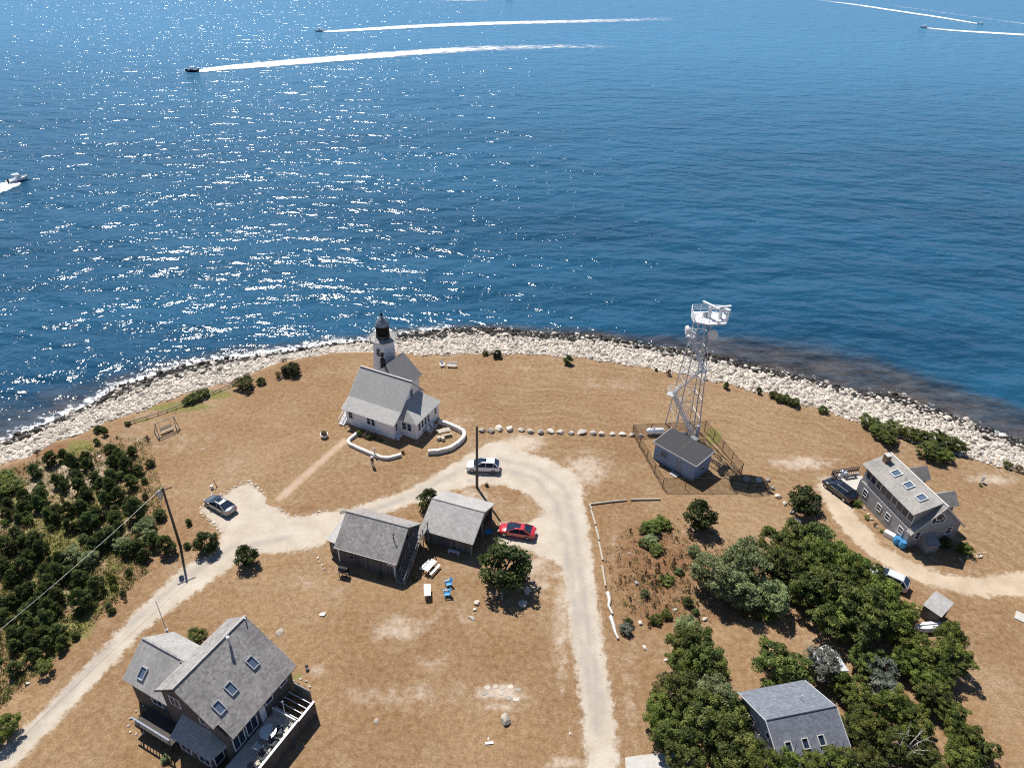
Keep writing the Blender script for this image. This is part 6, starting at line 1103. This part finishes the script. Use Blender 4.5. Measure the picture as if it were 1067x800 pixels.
q=G(966,654,.3); t=thing('dinghy','small upturned white dinghy among the trees below the small shed','boat',(q.x,q.y,.15),R(8)); m=MB(); vs=[];fs=[]
for i,(x,w_) in enumerate([(-1.7,.02),(-1.3,.4),(-.6,.62),(.3,.68),(1.1,.62),(1.6,.55)]): vs+=[(x,-w_,.25),(x,-w_*.7,.62),(x,0,.78),(x,w_*.7,.62),(x,w_,.25)]
for i in range(5):
    for k_ in range(4): fs.append((i*5+k_,i*5+k_+1,(i+1)*5+k_+1,(i+1)*5+k_))
fs+=[(0,1,2,3,4),(25,26,27,28,29)]; m.add(vs,fs); m.build('hull','white_paint',t); MB().box(-1.3,-.03,.78,1.5,.03,.84).build('keel','cream_trim',t); 
# ------------------------------------------------------------------ boats and wakes
def hull(L_,W_,H_,name,mat,par):
    st_=[(-.5,1,.0,.9),(-.2,1.0,0,.92),(.1,.95,.02,.98),(.3,.75,.1,1.05),(.43,.4,.3,1.15),(.5,.03,.6,1.25)]; vs=[];fs=[]
    for x,w_,zb,zt in st_: vs+=[(x*L_,0,zb*H_-.2),(x*L_,W_/2*w_*.8,H_*.35),(x*L_,W_/2*w_,zt*H_),(x*L_,W_/2*w_*.84,zt*H_+.02),(x*L_,W_/2*w_*.78,zt*H_-.22),(x*L_,-W_/2*w_*.78,zt*H_-.22),(x*L_,-W_/2*w_*.84,zt*H_+.02),(x*L_,-W_/2*w_,zt*H_),(x*L_,-W_/2*w_*.8,H_*.35)]
    n=9
    for i in range(len(st_)-1):
        for k_ in range(n): fs.append((i*n+k_,i*n+(k_+1)%n,(i+1)*n+(k_+1)%n,(i+1)*n+k_))
    fs+=[tuple(range(n)),tuple(range((len(st_)-1)*n,len(st_)*n))]; return MB().add(vs,fs).build(name,mat,par)
def boat(px,py,dx,dy,L_,label,hm='white_paint',cabin=True,top=True):
    p_=G(px,py,SEA); q=G(px+dx,py+dy,SEA); d=(p_-q); rz=math.atan2(d.y,d.x)
    t=thing('motorboat',label,'boat',(p_.x,p_.y,SEA+.1),rz); W_=L_*.33; hull(L_,W_,1.0,'hull',hm,t)
    MB().box(-.40*L_,-W_*.36,.55,.28*L_,W_*.36,.72).build('deck','white_paint',t)
    if cabin:
        m=MB(); m.add([(-.10*L_,-W_*.33,.72),(.20*L_,-W_*.28,.9),(.20*L_,W_*.28,.9),(-.10*L_,W_*.33,.72),(-.08*L_,-W_*.28,1.75),(.08*L_,-W_*.25,1.7),(.08*L_,W_*.25,1.7),(-.08*L_,W_*.28,1.75)],[(0,3,2,1),(4,5,6,7),(0,1,5,4),(1,2,6,5),(2,3,7,6),(3,0,4,7)]); c_=m.build('cabin','white_paint',t); MB().obox((.15*L_,0,1.38),(0,1,0),(-.12*L_,0,.8),(.8,0,.12*L_),W_*.48,.45,.04).build('windscreen','glass',c_)
    if top: m=MB(); m.box(-.25*L_,-W_*.32,2.1,.08*L_,W_*.32,2.18); [m.tube((x*L_,s__*W_*.3,.7),(x*L_,s__*W_*.3,2.1),.03,n=5) for x in (-.22,.05) for s__ in (-1,1)]; m.build('canopy','white_metal',t)
    e=MB(); e.box(-.56*L_,-.22,.3,-.49*L_,.22,1.25); e.build('outboard_motor','black_metal',t); return p_,rz,L_
m,nt,b=newmat('foam'); p=pos(nt); oc_=attr(nt,'edge').outputs['Fac']; fl_=attr(nt,'fade').outputs['Fac']
n_=noise(nt,mapv(nt,objc(nt),(.35,1,1)),.55,7,.75); f=math_(nt,'ADD',math_(nt,'MULTIPLY',oc_,fl_),math_(nt,'MULTIPLY_ADD',n_,2.1,-1.2)); f=rng_(nt,f,.18,.55,0,1,True)
b.inputs['Base Color'].default_value=(.80,.82,.83,1); b.inputs['Roughness'].default_value=.8; tr=N(nt,'ShaderNodeBsdfTransparent'); mx=N(nt,'ShaderNodeMixShader'); nt.links.new(f,mx.inputs[0]); nt.links.new(tr.outputs[0],mx.inputs[1]); nt.links.new(b.outputs[0],mx.inputs[2]); nt.links.new(mx.outputs[0],nt.nodes['Material Output'].inputs[0]); bump(nt,b,n_,.8,.3); M['foam']=m
def wake(pts,label,w0=2.0,w1=7.0,fade=(1.3,.5),pw=.6):
    "pts from the boat backwards in photo pixels"
    P_=[G(a,b_,SEA) for a,b_ in pts]; sm=[]
    for i in range(len(P_)-1):
        for k_ in range(14): t=k_/14; p0=P_[max(i-1,0)];p1=P_[i];p2=P_[i+1];p3=P_[min(i+2,len(P_)-1)]; sm.append(.5*((2*p1)+(p2-p0)*t+(2*p0-5*p1+4*p2-p3)*t*t+(3*p1-p0-3*p2+p3)*t**3))
    sm.append(P_[-1]); n=len(sm); vs=[];ed=[];fd=[];fs=[]; K=9
    for i,p_ in enumerate(sm):
        d=(sm[min(i+1,n-1)]-sm[max(i-1,0)]).normalized(); nn=Vector((-d.y,d.x,0)); s_=i/(n-1); w_=w0+(w1-w0)*s_**pw
        for k_ in range(K):
            u_=(k_/(K-1))*2-1; e_=1-abs(u_)**2.2; vs.append(p_+nn*u_*w_/2*1.25+Vector((0,0,.05+.25*e_*(1-s_)*(.6+.4*random.random())))); ed.append(e_); fd.append(fade[0]+(fade[1]-fade[0])*s_)
    for i in range(n-1):
        for k_ in range(K-1): a=i*K+k_; fs.append((a,a+1,a+K+1,a+K))
    me=bpy.data.meshes.new('boat_wake'); me.from_pydata(vs,[],fs); me.materials.append(M['foam'])
    for nm,v_ in (('edge',ed),('fade',fd)): a=me.attributes.new(nm,'FLOAT','POINT'); a.data.foreach_set('value',np.array(v_,np.float32))
    me.polygons.foreach_set('use_smooth',[True]*len(me.polygons)); o=bpy.data.objects.new('boat_wake',me); C.objects.link(o); tag(o,label,'wake',None,'stuff')
boat(200,75,26,-1.5,6.5,'dark hulled motorboat heading left with the widest white wake','canvas_dark'); wake([(206,75),(230,71.5),(270,68),(330,63),(420,56),(520,50),(640,48)],'broad white foam wake of the dark hulled motorboat',3.0,25,(1.75,.28),.6)
boat(332.5,33,24,-1,6.5,'white motorboat heading left near the top centre'); wake([(337,33.5),(380,31),(430,28),(500,25),(600,22.5),(700,20)],'long thin white foam wake of the top centre motorboat',3.0,24,(1.75,.32),.6)
boat(20,189,-20,5,5.6,'white motorboat heading right at the left edge in its own spray'); wake([(17,190),(5,194),(-20,202),(-90,222)],'thick white foam wake at the left edge of the photo',3,10,(1.8,1.2),.6)
boat(962,29,24,1.5,6,'white motorboat heading left near the top right corner'); wake([(966,29.5),(1000,32.5),(1067,36.5),(1160,42)],'white foam wake of the lower motorboat at the top right',3,16,(1.6,.9),.6)
boat(1022,25.5,-24,-4,6,'small motorboat heading right above the other at the top right'); wake([(1019,25),(980,18.5),(930,11),(890,5),(850,0),(800,-6)],'white foam wake of the upper motorboat at the top right',3,17,(1.6,.1),.55)
boat(531,-1,-20,0,8,'white motorboat cut by the top edge of the photo'); wake([(527,0),(510,0.3),(480,1),(440,2)],'short foam wake along the top edge',2,5,(1.3,.3),.5)
wake([(1090,28),(1040,21.5),(980,13),(930,6)],'faint old foam trail crossing the top right corner',6,8,(.5,.4),1)
# ------------------------------------------------------------------ camera, light, view
cam=bpy.data.cameras.new('camera'); co=bpy.data.objects.new('camera',cam); C.objects.link(co)
cam.sensor_width=36; cam.lens=36*F/1067; cam.clip_start=.5; cam.clip_end=60000
co.matrix_world=Matrix.Translation((0,0,H))@Matrix.Rotation(math.pi/2-P,4,'X')@Matrix.Rotation(ROLL,4,'Z'); S.camera=co
EL=R(55.5); AZ=R(-28)
sun=bpy.data.lights.new('sun','SUN'); sun.energy=5.0; sun.angle=R(.53); sun.color=(1,.955,.89); so=bpy.data.objects.new('sun',sun); C.objects.link(so)
dv=Vector((math.sin(AZ)*math.cos(EL),math.cos(AZ)*math.cos(EL),math.sin(EL))); so.rotation_euler=dv.to_track_quat('Z','Y').to_euler(); so.location=dv*200
w=bpy.data.worlds.new('World'); S.world=w; w.use_nodes=True; nt=w.node_tree; bg=nt.nodes['Background']
sky=nt.nodes.new('ShaderNodeTexSky'); sky.sky_type='NISHITA'; sky.sun_disc=False; sky.sun_elevation=EL; sky.sun_rotation=AZ; sky.altitude=400; sky.air_density=.85; sky.dust_density=.15; sky.ozone_density=3.5
tcg=nt.nodes.new('ShaderNodeTexCoord'); sxs=nt.nodes.new('ShaderNodeSeparateXYZ'); nt.links.new(tcg.outputs['Generated'],sxs.inputs[0]); cmb=nt.nodes.new('ShaderNodeCombineXYZ')
nt.links.new(sxs.outputs[0],cmb.inputs[0]); nt.links.new(sxs.outputs[1],cmb.inputs[1]); nt.links.new(math_(nt,'MAXIMUM',sxs.outputs[2],.14),cmb.inputs[2]); nt.links.new(cmb.outputs[0],sky.inputs[0])
nt.links.new(sky.outputs[0],bg.inputs[0]); bg.inputs[1].default_value=.075
S.view_settings.view_transform='Standard'; S.view_settings.look='None'; S.view_settings.exposure=.30; S.view_settings.gamma=1
S.render.engine='CYCLES'; S.cycles.max_bounces=6; S.cycles.transparent_max_bounces=16; S.cycles.sample_clamp_indirect=4
S.cycles.use_denoising=False; S.cycles.use_adaptive_sampling=True; S.cycles.adaptive_threshold=.01; S.cycles.pixel_filter_type='BLACKMAN_HARRIS'; S.cycles.filter_width=1.15
